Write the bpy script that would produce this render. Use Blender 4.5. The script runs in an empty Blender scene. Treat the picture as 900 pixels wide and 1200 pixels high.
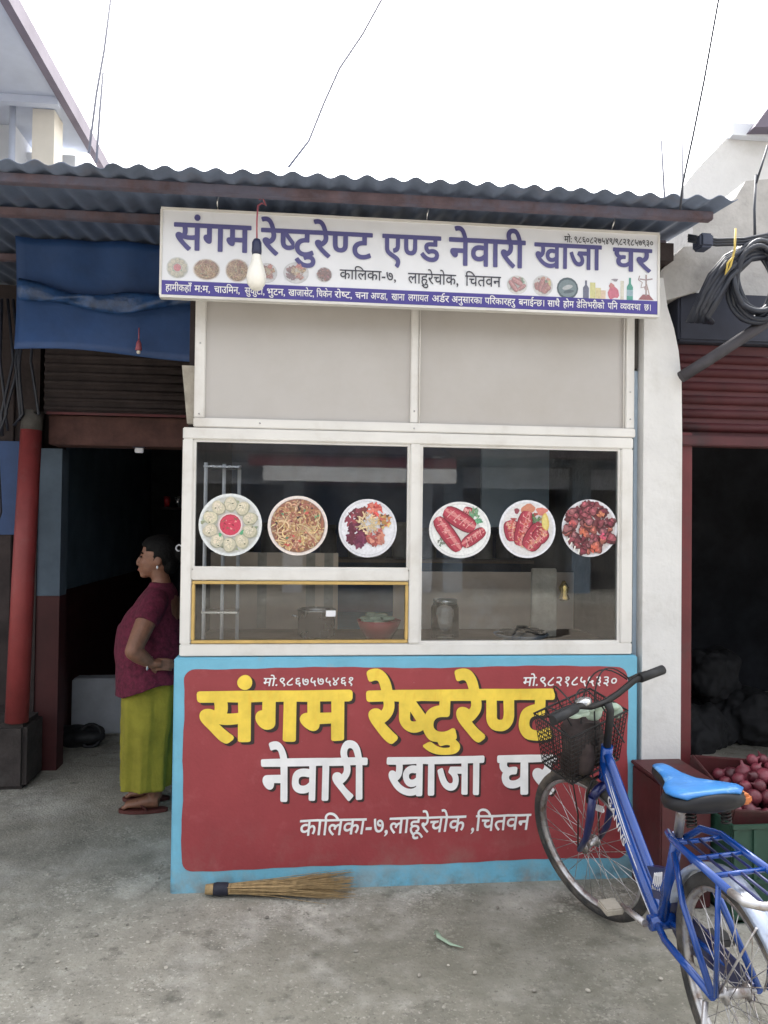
import bpy, bmesh, math, random
from mathutils import Vector, Matrix
R = math.radians
random.seed(7)
SC = bpy.context.scene
COL = SC.collection

# ------------------------------------------------------------------ camera
CAM_POS = Vector((0, -3.205, 1.5)); YAW, PITCH, ROLL, FPX = .100, .018, .012, 900.0
_f = Vector((math.sin(YAW)*math.cos(PITCH), math.cos(YAW)*math.cos(PITCH), math.sin(PITCH)))
_r0 = Vector((math.cos(YAW), -math.sin(YAW), 0)); _u0 = _r0.cross(_f)
_r = math.cos(ROLL)*_r0 + math.sin(ROLL)*_u0; _u = -math.sin(ROLL)*_r0 + math.cos(ROLL)*_u0
cd = bpy.data.cameras.new('camera'); cam = bpy.data.objects.new('camera', cd); COL.objects.link(cam)
cam.matrix_world = Matrix(((_r.x, _u.x, -_f.x, CAM_POS.x), (_r.y, _u.y, -_f.y, CAM_POS.y), (_r.z, _u.z, -_f.z, CAM_POS.z), (0, 0, 0, 1)))
cd.sensor_fit = 'VERTICAL'; cd.sensor_height = 36; cd.sensor_width = 27; cd.lens = 27
cd.clip_start = .05; cd.clip_end = 2000
SC.camera = cam
SC.render.resolution_x, SC.render.resolution_y = 768, 1024

# ------------------------------------------------------------------ world, sun, exposure
SUN_EL, SUN_AZ = R(56), R(12)          # azimuth clockwise from +Y: high behind the roofs, veiled by cloud
wd = bpy.data.worlds.new('World'); SC.world = wd; wd.use_nodes = True
nt = wd.node_tree; nt.nodes.clear()
sky = nt.nodes.new('ShaderNodeTexSky'); sky.sky_type = 'NISHITA'; sky.sun_disc = False
sky.sun_elevation = SUN_EL; sky.sun_rotation = SUN_AZ; sky.air_density = 1.5; sky.dust_density = 6; sky.ozone_density = 1
hs = nt.nodes.new('ShaderNodeHueSaturation'); hs.inputs['Saturation'].default_value = .18
bg = nt.nodes.new('ShaderNodeBackground'); bg.inputs['Strength'].default_value = .15
wo = nt.nodes.new('ShaderNodeOutputWorld')
nt.links.new(sky.outputs[0], hs.inputs['Color']); nt.links.new(hs.outputs[0], bg.inputs['Color']); nt.links.new(bg.outputs[0], wo.inputs[0])
sl = bpy.data.lights.new('sun', 'SUN'); sl.energy = .8; sl.angle = R(40); sl.color = (1, .97, .93)
so = bpy.data.objects.new('sun', sl); COL.objects.link(so)
sd = Vector((math.sin(SUN_AZ)*math.cos(SUN_EL), math.cos(SUN_AZ)*math.cos(SUN_EL), math.sin(SUN_EL)))
so.rotation_euler = sd.to_track_quat('Z', 'Y').to_euler(); so.location = (0, -6, 12)
SC.view_settings.view_transform = 'Standard'; SC.view_settings.look = 'None'
SC.view_settings.exposure = 2.05; SC.view_settings.gamma = 1; SC.view_settings.use_curve_mapping = False
SC.cycles.max_bounces = 10; SC.cycles.transparent_max_bounces = 24
SC.cycles.use_denoising = True

# ------------------------------------------------------------------ helpers
def at(px, py, Y):
    """point of the photograph's pixel on the vertical plane y = Y"""
    d = (px-450)/FPX*_r - (py-600)/FPX*_u + _f
    return CAM_POS + d*((Y-CAM_POS.y)/d.y)

def mat(name, col, rough=.6, metal=0, var=.12, scale=6, bump=0, bscale=60, spec=.5, col2=None, detail=5, rnd=0, alpha=None, coat=0):
    m = bpy.data.materials.new(name); m.use_nodes = True
    n = m.node_tree.nodes; l = m.node_tree.links; b = n['Principled BSDF']
    b.inputs['Roughness'].default_value = rough; b.inputs['Metallic'].default_value = metal
    b.inputs['Specular IOR Level'].default_value = spec; b.inputs['Coat Weight'].default_value = coat
    tc = n.new('ShaderNodeTexCoord')
    nz = n.new('ShaderNodeTexNoise'); nz.inputs['Scale'].default_value = scale; nz.inputs['Detail'].default_value = detail; nz.inputs['Roughness'].default_value = .65
    l.new(tc.outputs['Object'], nz.inputs['Vector'])
    rp = n.new('ShaderNodeValToRGB'); rp.color_ramp.elements[0].position = .3; rp.color_ramp.elements[1].position = .7
    c2 = col2 or tuple(c*(1-var*1.6) for c in col)
    c1 = col if col2 else tuple(min(1, c*(1+var*.6)) for c in col)
    rp.color_ramp.elements[0].color = (*c2, 1); rp.color_ramp.elements[1].color = (*c1, 1)
    l.new(nz.outputs['Fac'], rp.inputs['Fac'])
    out = rp.outputs[0]
    if rnd:
        oi = n.new('ShaderNodeObjectInfo'); h = n.new('ShaderNodeHueSaturation')
        mr = n.new('ShaderNodeMapRange'); mr.inputs[3].default_value = 1-rnd; mr.inputs[4].default_value = 1+rnd
        l.new(oi.outputs['Random'], mr.inputs[0]); l.new(mr.outputs[0], h.inputs['Value']); l.new(out, h.inputs['Color']); out = h.outputs[0]
    l.new(out, b.inputs['Base Color'])
    # roughness follows the same unevenness
    mr2 = n.new('ShaderNodeMapRange'); mr2.inputs[3].default_value = min(1, rough+.12); mr2.inputs[4].default_value = max(.02, rough-.08)
    l.new(nz.outputs['Fac'], mr2.inputs[0]); l.new(mr2.outputs[0], b.inputs['Roughness'])
    if bump:
        n2 = n.new('ShaderNodeTexNoise'); n2.inputs['Scale'].default_value = bscale; n2.inputs['Detail'].default_value = 6
        l.new(tc.outputs['Object'], n2.inputs['Vector'])
        bp = n.new('ShaderNodeBump'); bp.inputs['Strength'].default_value = bump; bp.inputs['Distance'].default_value = .01
        l.new(n2.outputs['Fac'], bp.inputs['Height']); l.new(bp.outputs[0], b.inputs['Normal'])
    if alpha is not None: b.inputs['Alpha'].default_value = alpha
    return m

def add_dirt(m, col, scale, lo, hi, amount=.8, zfade=None, stretch=(1, 1, 1)):
    """blend stains of a second colour over a material; zfade=(z0,z1): only below z1"""
    n = m.node_tree.nodes; l = m.node_tree.links; b = n['Principled BSDF']
    src = b.inputs['Base Color'].links[0].from_socket
    tc = n.new('ShaderNodeTexCoord'); mp = n.new('ShaderNodeMapping'); mp.inputs['Scale'].default_value = stretch
    nz = n.new('ShaderNodeTexNoise'); nz.inputs['Scale'].default_value = scale; nz.inputs['Detail'].default_value = 9; nz.inputs['Roughness'].default_value = .68
    l.new(tc.outputs['Object'], mp.inputs[0]); l.new(mp.outputs[0], nz.inputs['Vector'])
    mr = n.new('ShaderNodeMapRange'); mr.inputs[1].default_value = lo; mr.inputs[2].default_value = hi; mr.inputs[4].default_value = amount
    l.new(nz.outputs['Fac'], mr.inputs[0]); fac = mr.outputs[0]
    if zfade:
        sp = n.new('ShaderNodeSeparateXYZ'); l.new(tc.outputs['Object'], sp.inputs[0])
        m2 = n.new('ShaderNodeMapRange'); m2.inputs[1].default_value = zfade[0]; m2.inputs[2].default_value = zfade[1]; m2.inputs[3].default_value = 1; m2.inputs[4].default_value = 0
        l.new(sp.outputs['Z'], m2.inputs[0]); mu = n.new('ShaderNodeMath'); mu.operation = 'MULTIPLY'
        l.new(fac, mu.inputs[0]); l.new(m2.outputs[0], mu.inputs[1]); fac = mu.outputs[0]
    mx = n.new('ShaderNodeMixRGB'); mx.inputs[2].default_value = (*col, 1)
    l.new(fac, mx.inputs[0]); l.new(src, mx.inputs[1]); l.new(mx.outputs[0], b.inputs['Base Color'])
    return m

def srgb(r, g, b):
    return tuple(((c/255)/12.92 if c <= 10 else ((c/255+.055)/1.055)**2.4) for c in (r, g, b))

class MB:
    def __init__(s): s.v = []; s.f = []; s.sm = []; s.c = []
    def add(s, vs, fs, smooth=False, col=None):
        o = len(s.v); s.v += [tuple(v) for v in vs]
        for f in fs: s.f.append([i+o for i in f]); s.sm.append(smooth); s.c.append(col)
        return s
    def box(s, x0, x1, y0, y1, z0, z1, b=0, M=None):
        if b <= 0:
            vs = [(x, y, z) for x in (x0, x1) for y in (y0, y1) for z in (z0, z1)]
            fs = [(0, 1, 3, 2), (4, 6, 7, 5), (0, 4, 5, 1), (2, 3, 7, 6), (0, 2, 6, 4), (1, 5, 7, 3)]
        else:
            bm = bmesh.new(); bmesh.ops.create_cube(bm, size=1)
            for v in bm.verts: v.co = Vector(((x0+x1)/2+v.co.x*(x1-x0), (y0+y1)/2+v.co.y*(y1-y0), (z0+z1)/2+v.co.z*(z1-z0)))
            bmesh.ops.bevel(bm, geom=bm.edges[:], offset=b, segments=2, affect='EDGES')
            bm.verts.index_update(); vs = [v.co.copy() for v in bm.verts]; fs = [[v.index for v in f.verts] for f in bm.faces]; bm.free()
        if M: vs = [M @ Vector(v) for v in vs]
        return s.add(vs, fs)
    def tube(s, pts, r, seg=10, closed=False, M=None, flat=1, cap=True):
        pts = [Vector(p) for p in pts]
        if M: pts = [M @ p for p in pts]
        n = len(pts); rs = r if isinstance(r, (list, tuple)) else [r]*n
        vs = []; prev = None
        for i in range(n):
            a = pts[i-1] if (i > 0 or closed) else pts[i]; b = pts[(i+1) % n] if (i < n-1 or closed) else pts[i]
            t = (b-a).normalized()
            if prev is None:
                up = Vector((0, 0, 1)) if abs(t.z) < .9 else Vector((1, 0, 0)); u = t.cross(up).normalized()
            else:
                u = prev - t*prev.dot(t)
                u = u.normalized() if u.length > 1e-6 else t.orthogonal().normalized()
            w = t.cross(u); prev = u
            for k in range(seg):
                an = 2*math.pi*k/seg; vs.append(pts[i] + u*math.cos(an)*rs[i] + w*math.sin(an)*rs[i]*flat)
        fs = []
        for i in range(n if closed else n-1):
            j = (i+1) % n
            for k in range(seg): fs.append((i*seg+k, i*seg+(k+1) % seg, j*seg+(k+1) % seg, j*seg+k))
        s.add(vs, fs, True)
        if cap and not closed:
            o = len(s.v)-n*seg
            s.f.append([o+k for k in range(seg)][::-1]); s.sm.append(False); s.c.append(None)
            s.f.append([o+(n-1)*seg+k for k in range(seg)]); s.sm.append(False); s.c.append(None)
        return s
    def rings(s, rings, cap=True, smooth=True):
        seg = len(rings[0]); vs = [v for r in rings for v in r]; fs = []
        for i in range(len(rings)-1):
            for k in range(seg): fs.append((i*seg+k, i*seg+(k+1) % seg, (i+1)*seg+(k+1) % seg, (i+1)*seg+k))
        if cap: fs.append(list(range(seg))[::-1]); fs.append([(len(rings)-1)*seg+k for k in range(seg)])
        return s.add(vs, fs, smooth)
    def lathe(s, prof, c, seg=20, M=None):
        rs = [[Vector((c[0]+r*math.cos(2*math.pi*k/seg), c[1]+r*math.sin(2*math.pi*k/seg), c[2]+z)) for k in range(seg)] for r, z in prof]
        if M: rs = [[M @ v for v in r] for r in rs]
        return s.rings(rs)
    def ball(s, c, rx, ry=None, rz=None, seg=14, M=None):
        ry = ry or rx; rz = rz or rx; n = seg//2+1; c = Vector(c)
        rs = []
        for i in range(1, n):
            a = math.pi*i/n
            r = [Vector((rx*math.sin(a)*math.cos(2*math.pi*k/seg), ry*math.sin(a)*math.sin(2*math.pi*k/seg), -rz*math.cos(a))) for k in range(seg)]
            rs.append([c+((M @ v) if M else v) for v in r])
        return s.rings(rs)
    def prism(s, poly, y0, y1):
        """poly of (x,z) extruded along y"""
        n = len(poly); vs = [(x, y0, z) for x, z in poly]+[(x, y1, z) for x, z in poly]
        fs = [list(range(n)), [n+i for i in range(n)][::-1]]+[(i, i+n, (i+1) % n+n, (i+1) % n) for i in range(n)]
        return s.add(vs, fs)
    def build(s, name, material, parent=None, fix=True):
        me = bpy.data.meshes.new(name); me.from_pydata(s.v, [], s.f); me.update()
        me.polygons.foreach_set('use_smooth', s.sm)
        if any(c is not None for c in s.c):
            ca = me.color_attributes.new('print', 'FLOAT_COLOR', 'CORNER'); i = 0
            for f, c in zip(me.polygons, s.c):
                for _ in f.loop_indices: ca.data[i].color = (*(c or (1, 1, 1)), 1); i += 1
        elif fix:
            bm = bmesh.new(); bm.from_mesh(me); bmesh.ops.recalc_face_normals(bm, faces=bm.faces[:]); bm.to_mesh(me); bm.free()
        me.materials.append(material)
        return link(name, me, parent)

def link(name, me, parent=None):
    o = bpy.data.objects.new(name, me); COL.objects.link(o)
    if parent is not None:
        o.parent = parent; o.matrix_parent_inverse = parent.matrix_basis.inverted() if parent.parent is None else Matrix()
    return o

def tag(o, label=None, cat=None, group=None, kind=None):
    if label: o['label'] = label
    if cat: o['category'] = cat
    if group: o['group'] = group
    if kind: o['kind'] = kind
    return o

def thing(name, label, cat, loc=(0, 0, 0), group=None):
    o = bpy.data.objects.new(name, None); COL.objects.link(o); o.location = loc; o.empty_display_size = .1
    o.matrix_basis = Matrix.Translation(loc)
    return tag(o, label, cat, group)

def remesh(mb, name, material, parent, voxel, smooth=3):
    me = bpy.data.meshes.new('raw'); me.from_pydata(mb.v, [], mb.f); me.update()
    bm = bmesh.new(); bm.from_mesh(me); bmesh.ops.recalc_face_normals(bm, faces=bm.faces[:]); bm.to_mesh(me); bm.free()
    o = bpy.data.objects.new('raw', me); COL.objects.link(o)
    m = o.modifiers.new('r', 'REMESH'); m.mode = 'VOXEL'; m.voxel_size = voxel
    if smooth: s = o.modifiers.new('s', 'SMOOTH'); s.factor = .5; s.iterations = smooth
    dg = bpy.context.evaluated_depsgraph_get(); dg.update()
    out = bpy.data.meshes.new_from_object(o.evaluated_get(dg))
    bpy.data.objects.remove(o); bpy.data.meshes.remove(me)
    out.name = name; out.materials.clear(); out.materials.append(material)
    out.polygons.foreach_set('use_smooth', [True]*len(out.polygons))
    return link(name, out, parent)

# ---- Devanagari lettering out of Blender's own text curves, shaped by hand
_gl = {}
def _curve(body, off, res=3):
    c = bpy.data.curves.new('glyph', 'FONT'); c.body = body; c.size = 1; c.resolution_u = res; c.dimensions = '2D'; c.fill_mode = 'FRONT'; c.offset = off
    o = bpy.data.objects.new('glyph', c); COL.objects.link(o); bpy.context.view_layer.update()
    me = bpy.data.meshes.new_from_object(o.evaluated_get(bpy.context.evaluated_depsgraph_get()))
    vs = [(v.co.x, v.co.y) for v in me.vertices]; fs = [list(p.vertices) for p in me.polygons]
    bpy.data.objects.remove(o); bpy.data.curves.remove(c); bpy.data.meshes.remove(me)
    return vs, fs
def glyph(ch, off):
    if (ch, off) not in _gl:
        vs, fs = _curve(ch, off) if ch != ' ' else ([], [])
        adv = max(v[0] for v in _curve(ch+'A', 0)[0])-.667
        _gl[(ch, off)] = (vs, fs, adv)
    return _gl[(ch, off)]
CONS = set('कखगघङचछजझञटठडढणतथदधनपफबभमयरलवशषसह')
def text2d(s, off=0.0, track=0.0):
    toks = []; i = 0
    while i < len(s):
        ch = s[i]
        if ch in CONS and i+1 < len(s) and s[i+1] == '्': toks.append(('half', ch)); i += 2; continue
        if ch == 'ि':
            j = len(toks)-1
            while j > 0 and toks[j-1][0] == 'half': j -= 1
            toks.insert(j, ('g', 'ि')); i += 1; continue
        toks.append(('g', ch)); i += 1
    V = []; F = []; x = 0
    for kind, ch in toks:
        if kind == 'half' and ch == 'र':      # reph, a small hook over the next letter
            vs, fs, adv = glyph('े', off); o = len(V)
            V += [(x+.15-v[0], v[1], 9) for v in vs]; F += [[k+o for k in f] for f in fs]; continue
        vs, fs, adv = glyph(ch, off)
        if kind == 'half':
            cut = adv-.195
            bm = bmesh.new(); bv = [bm.verts.new((a, b, 0)) for a, b in vs]
            for f in fs:
                try: bm.faces.new([bv[k] for k in f])
                except ValueError: pass
            bmesh.ops.bisect_plane(bm, geom=bm.verts[:]+bm.edges[:]+bm.faces[:], plane_co=(cut, 0, 0), plane_no=(1, 0, 0), clear_outer=True)
            bm.verts.index_update(); vs = [(v.co.x, v.co.y) for v in bm.verts]; fs = [[v.index for v in f.verts] for f in bm.faces]; bm.free(); adv = cut
        tk = getattr(text2d, 'k', 0)+1; text2d.k = tk; o = len(V); V += [(a+x, b, tk % 7) for a, b in vs]; F += [[k+o for k in f] for f in fs]
        x += adv+track
    return V, F
def stroke(V, F, off):
    """thicken filled lettering: a round-ended stroke along every outline edge"""
    cnt = {}
    for f in F:
        for i in range(len(f)):
            a, b = f[i], f[(i+1) % len(f)]; k = (min(a, b), max(a, b)); cnt[k] = cnt.get(k, 0)+1
    out = []
    for n_, ((a, b), c) in enumerate(cnt.items()):
        if c > 1: continue
        (ax, ay), (bx_, by_) = V[a], V[b]; an = math.atan2(by_-ay, bx_-ax)
        poly = [(bx_+off*math.cos(an+t), by_+off*math.sin(an+t)) for t in (-1.571, -.785, 0, .785, 1.571)]+[(ax+off*math.cos(an+t), ay+off*math.sin(an+t)) for t in (1.571, 2.356, 3.142, 3.927, 4.712)]
        out.append((poly, n_ % 700))
    return out
def put_text(mb, s, x0, x1, zb, zt, y, off=.0, slant=0, dx=0, dz=0, zb1=None, track=0, jitter=0, base=0., head=.622, low=1):
    """lettering on a plane facing -y: headline at zt, feet at zb, from x0 to x1"""
    V, F = text2d(s, 0, track); nV = len(V); V = [(a_, b_, -k_) for a_, b_, k_ in V]
    if off > .001:
        V0 = [(a_, b_) for a_, b_, c_ in V]; F = list(F)
        for poly, lv in stroke(V0, list(F), off):
            o_ = len(V); V += [(a_, b_, 1+lv) for a_, b_ in poly]; F.append([o_+i for i in range(10)])
    a = min(v[0] for v in V); b = max(v[0] for v in V); sx = (x1-x0)/(b-a); sz = (zt-zb)/(head-base)
    vs = []
    for px, py, lv in V:
        if py < 0: py *= low
        X = x0+(px-a)*sx; Z = zb+(py-base)*sz
        if jitter:
            X += jitter*(math.sin(Z*61+X*17)+.6*math.sin(X*93)); Z += jitter*(math.sin(X*47+Z*21)+.6*math.sin(Z*88+X*30))
        vs.append((X+slant*(Z-zb)+dx, y-(.00015+lv*1.6e-6 if lv > 0 else -lv*1e-5), Z+dz))
    mb.add(vs, F)

# ------------------------------------------------------------------ materials
M = {}
M['alu'] = add_dirt(mat('painted_aluminium', (.70, .68, .65), .42, 0, .06, 3), (.40, .35, .29), 5, .50, .75, .45)
M['gold'] = mat('brass_anodised_frame', (.62, .44, .17), .35, .6, .12, 10)
M['panel'] = add_dirt(mat('beige_laminate', (.465, .44, .42), .5, 0, .03, 1.5), (.385, .35, .315), 1.3, .45, .7, .6)
M['wallblue'] = add_dirt(add_dirt(mat('sky_blue_wall_paint', (.17, .46, .62), .6, 0, .10, 5, .15, 90), (.30, .40, .44), 14, .58, .72, .5), (.10, .10, .09), 9, .45, .7, .8, (.02, .09))
M['wallred'] = add_dirt(add_dirt(mat('brick_red_wall_paint', (.31, .045, .052), .55, 0, .10, 3, .12, 80), (.46, .14, .14), 8, .56, .8, .45), (.5, .36, .35), 60, .70, .78, .6)
add_dirt(M['wallred'], (.27, .19, .16), 5, .48, .68, .4, (.08, .30)); add_dirt(M['wallblue'], (.33, .30, .26), 6, .44, .62, .6, (.0, .16)); add_dirt(M['wallred'], (.62, .50, .48), 34, .70, .74, .7)
M['yellow'] = add_dirt(mat('yellow_sign_paint', (.90, .65, .08), .5, 0, .14, 7, .1, 70), (.80, .50, .05), 16, .55, .66, .6, stretch=(3, 1, .6))
M['white'] = mat('white_sign_paint', (.84, .83, .83), .55, 0, .08, 9)
M['letshadow'] = mat('dark_lettering_shade_paint', (.035, .02, .02), .55, 0, .2, 9)
M['signwhite'] = mat('flex_banner_white', (.77, .78, .82), .45, 0, .04, 2)
M['signblue'] = mat('banner_violet_blue', (.095, .09, .25), .45, 0, .06, 4)
M['signstrip'] = mat('banner_strip_blue', (.065, .05, .27), .45, 0, .06, 4)
M['signdark'] = mat('banner_dark_grey', (.05, .05, .07), .45, 0, .1, 4)
M['roof'] = add_dirt(mat('weathered_roof_sheet', (.135, .17, .25), .55, .15, .2, 4), (.15, .12, .12), 5, .55, .75, .5)
M['rust_haze'] = add_dirt(mat('hazed_rust_iron', (.15, .105, .12), .7, .2, .25, 12, .2, 60), (.13, .14, .20), 5, .45, .6, .7)  # rust tinted blue-violet, with the sky haze mixed into its colour
M['plaster'] = add_dirt(add_dirt(mat('white_plaster', (.66, .65, .64), .85, 0, .06, 4, .25, 40), (.42, .40, .36), 3.2, .52, .75, .55), (.30, .30, .29), 26, .68, .74, .6)
M['plasterblue'] = mat('pale_blue_plaster', (.42, .52, .62), .8, 0, .12, 5, .2, 40)
M['concrete'] = add_dirt(mat('raw_concrete', (.46, .44, .42), .9, 0, .15, 5, .35, 40), (.20, .19, .18), 4, .5, .75, .7)
M['shutter'] = add_dirt(mat('dark_maroon_shutter', (.075, .013, .017), .6, 0, .2, 5), (.03, .016, .018), 4, .48, .65, .8)  # deeper maroon than the jamb, with near-black blotches
M['maroon'] = add_dirt(mat('maroon_enamel', (.125, .018, .022), .5, 0, .15, 6), (.07, .03, .03), 7, .5, .7, .7)
M['redpost'] = add_dirt(mat('red_post_paint', (.27, .042, .042), .55, 0, .15, 4, .15, 40), (.22, .09, .085), 9, .55, .75, .6)
M['tarp'] = mat('blue_tarpaulin', (.018, .060, .185), .5, 0, .15, 5, .25, 12)
M['darkwood'] = mat('dark_brown_wood', (.034, .022, .022), .75, 0, .3, 8, .3, 30)
M['beam'] = mat('old_red_brown_beam', (.10, .042, .034), .75, 0, .3, 9, .3, 30)
M['greyblue'] = mat('grey_blue_wall', (.15, .21, .28), .8, 0, .2, 3)
M['wallend'] = mat('pale_grey_blue_wall_end', (.11, .15, .20), .8, 0, .2, 3)
M['dado'] = mat('maroon_dado', (.065, .011, .012), .6, 0, .2, 3)
M['dim'] = mat('dark_room_wall', (.04, .042, .052), .85, 0, .3, 3)  # near-black grey, lowered to hold the rooms in shade
M['grime'] = mat('grimy_grey', (.10, .092, .085), .9, 0, .3, 6, .3, 40)
M['plinth'] = add_dirt(mat('dark_brown_cement', (.045, .036, .034), .9, 0, .3, 6, .4, 40), (.07, .062, .058), 5, .5, .65, .7)
M['stepwhite'] = mat('whitewashed_step', (.50, .52, .56), .8, 0, .15, 4)
M['black'] = mat('black_rubber', (.018, .018, .02), .55, 0, .2, 10)
M['cable'] = mat('black_cable_sheath', (.022, .026, .04), .45, 0, .2, 20)
M['blackmetal'] = mat('black_painted_wire', (.02, .018, .018), .45, .3, .2, 20)
M['blue'] = mat('bicycle_blue_enamel', (.003, .052, .28), .22, .1, .15, 8, coat=.5)
add_dirt(M['blue'], (.05, .048, .06), 18, .60, .72, .5); add_dirt(M['blue'], (.30, .34, .42), 70, .71, .74, .6)
M['darkblue'] = mat('bicycle_dark_blue_enamel', (.012, .018, .10), .3, .2, .1, 8, coat=.4)
M['silver'] = add_dirt(mat('dull_chrome', (.52, .51, .52), .38, .8, .15, 8), (.20, .13, .09), 24, .48, .64, .8)
M['fender'] = mat('fender_pale_blue', (.40, .46, .58), .3, .3, .1, 5, coat=.4)
add_dirt(M['fender'], (.20, .16, .12), 12, .52, .68, .7)
M['rubber'] = add_dirt(mat('dusty_tyre', (.035, .034, .034), .8, 0, .2, 12), (.18, .15, .12), 9, .48, .7, .7)
M['seatblue'] = add_dirt(add_dirt(mat('blue_saddle_vinyl', (.03, .19, .52), .4, 0, .15, 14, .15, 60), (.25, .45, .66), 20, .55, .68, .7), (.05, .07, .10), 30, .62, .72, .6)
M['seatblack'] = mat('black_saddle_side', (.012, .012, .015), .45, 0, .1, 14, spec=.3)
M['orange'] = mat('orange_saddle_patch', (.55, .17, .05), .5, 0, .1, 14)
M['decal'] = mat('white_decal', (.75, .75, .78), .35, 0, .03, 9)
M['greencrate'] = mat('dark_green_plastic', (.025, .075, .05), .45, 0, .15, 6)
M['onion'] = mat('onion_skin', (.15, .028, .042), .4, 0, .25, 30, .1, 60, rnd=.5)
M['straw'] = mat('dry_broom_straw', (.42, .29, .14), .75, 0, .3, 40)
M['strawdark'] = mat('broom_binding_cloth', (.015, .016, .03), .7, 0, .2, 40)
M['skin'] = mat('brown_skin', (.235, .108, .066), .5, 0, .16, 30, .12, 120)
M['hair'] = mat('black_hair', (.005, .0045, .0045), .6, 0, .3, 60, .5, 110, spec=.15)
M['kurti'] = mat('maroon_printed_cloth', (.125, .010, .034), .9, 0, .35, 45, .35, 90)
M['trouser'] = mat('olive_yellow_cloth', (.25, .225, .022), .9, 0, .16, 9, .3, 70)
M['sandal'] = mat('brown_red_sandal', (.10, .025, .02), .6, 0, .1, 12)
M['eye'] = mat('dark_eye', (.02, .012, .01), .2, 0, .05, 12)
M['lip'] = mat('lip_skin', (.22, .06, .05), .45, 0, .05, 12)
M['bulb'] = mat('frosted_white_bulb', (.82, .80, .74), .25, 0, .03, 8)
M['holder'] = mat('navy_bakelite', (.02, .025, .07), .4, 0, .1, 8)
M['redwire'] = mat('pink_red_wire', (.35, .09, .12), .5, 0, .1, 8)
M['yellowwire'] = mat('yellow_wire', (.55, .40, .08), .5, 0, .1, 8)
M['steel'] = mat('kitchen_steel', (.55, .55, .55), .25, .9, .1, 8)
M['brass'] = mat('brass_cup', (.70, .48, .16), .25, .9, .1, 8)
M['redplastic'] = mat('red_plastic', (.42, .02, .03), .35, 0, .1, 8)
M['counterwood'] = mat('brown_counter_board', (.30, .20, .14), .6, 0, .25, 5)
M['housewall'] = add_dirt(mat('pale_house_wall', (.74, .76, .80), .85, 0, .08, 2), (.40, .40, .42), 2, .5, .8, .6)
M['cream'] = mat('cream_column', (.74, .69, .60), .8, 0, .08, 2)
M['soffit'] = mat('grey_blue_soffit', (.52, .56, .66), .8, 0, .08, 2)
M['eave'] = mat('purple_brown_eave', (.17, .145, .19), .7, 0, .1, 3)
M['asphalt'] = mat('dusty_asphalt', (.30, .26, .21), .9, 0, .25, 2, .3, 40)
M['oppwall'] = mat('street_wall_grey_blue', (.34, .38, .45), .85, 0, .2, 1.5)
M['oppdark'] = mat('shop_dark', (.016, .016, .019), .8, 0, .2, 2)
M['oppsign'] = mat('faded_board', (.66, .66, .66), .7, 0, .15, 2)
M['brickpale'] = mat('pale_cement_block', (.42, .38, .32), .9, 0, .2, 12, .3, 50)
M['jar'] = mat('mixed_storage_jar', (.34, .30, .26), .35, 0, .3, 8, rnd=.6)
M['backboard'] = add_dirt(mat('bright_tan_board', (.66, .53, .42), .6, 0, .15, 3), (.74, .69, .64), 3.5, .52, .7, .7)  # tan set bright to make up for weak light indoors
M['kitchen'] = mat('dark_blue_kitchen_wall', (.12, .16, .27), .7, 0, .3, 2)
M['leaf'] = mat('pale_green_scrap', (.34, .46, .34), .6, 0, .15, 12)
M['bagplastic'] = mat('pale_green_carrier_bag', (.50, .62, .50), .45, 0, .15, 15)

# basket mesh: see-through wire weave
def weave(name):
    m = mat(name, (.022, .018, .018), .5, .2, .1, 20)
    n = m.node_tree.nodes; l = m.node_tree.links; b = n['Principled BSDF']; uv = n.new('ShaderNodeTexCoord')
    sp = n.new('ShaderNodeSeparateXYZ'); l.new(uv.outputs['UV'], sp.inputs[0])
    return m

def glass(name, dust_veil=.05, tint=(.95, .97, .98)):
    m = bpy.data.materials.new(name); m.use_nodes = True; n = m.node_tree.nodes; l = m.node_tree.links; n.clear()
    o = n.new('ShaderNodeOutputMaterial'); t = n.new('ShaderNodeBsdfTransparent'); t.inputs[0].default_value = (*tint, 1)
    g = n.new('ShaderNodeBsdfGlossy'); g.inputs['Roughness'].default_value = .015
    fr = n.new('ShaderNodeFresnel'); fr.inputs[0].default_value = 1.52; mx = n.new('ShaderNodeMixShader')
    l.new(fr.outputs[0], mx.inputs[0]); l.new(t.outputs[0], mx.inputs[1]); l.new(g.outputs[0], mx.inputs[2])
    d = n.new('ShaderNodeBsdfDiffuse'); d.inputs[0].default_value = (.45, .43, .40, 1)
    tc = n.new('ShaderNodeTexCoord'); nz = n.new('ShaderNodeTexNoise'); nz.inputs['Scale'].default_value = 4; nz.inputs['Detail'].default_value = 8
    l.new(tc.outputs['Object'], nz.inputs['Vector'])
    mr = n.new('ShaderNodeMapRange'); mr.inputs[1].default_value = .35; mr.inputs[2].default_value = .8; mr.inputs[4].default_value = dust_veil*2  # dust plus a pale veil that lightens the panes
    l.new(nz.outputs['Fac'], mr.inputs[0]); m2 = n.new('ShaderNodeMixShader')
    l.new(mr.outputs[0], m2.inputs[0]); l.new(mx.outputs[0], m2.inputs[1]); l.new(d.outputs[0], m2.inputs[2]); l.new(m2.outputs[0], o.inputs[0])
    return m
M['glass'] = glass('window_glass', .024)

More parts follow.
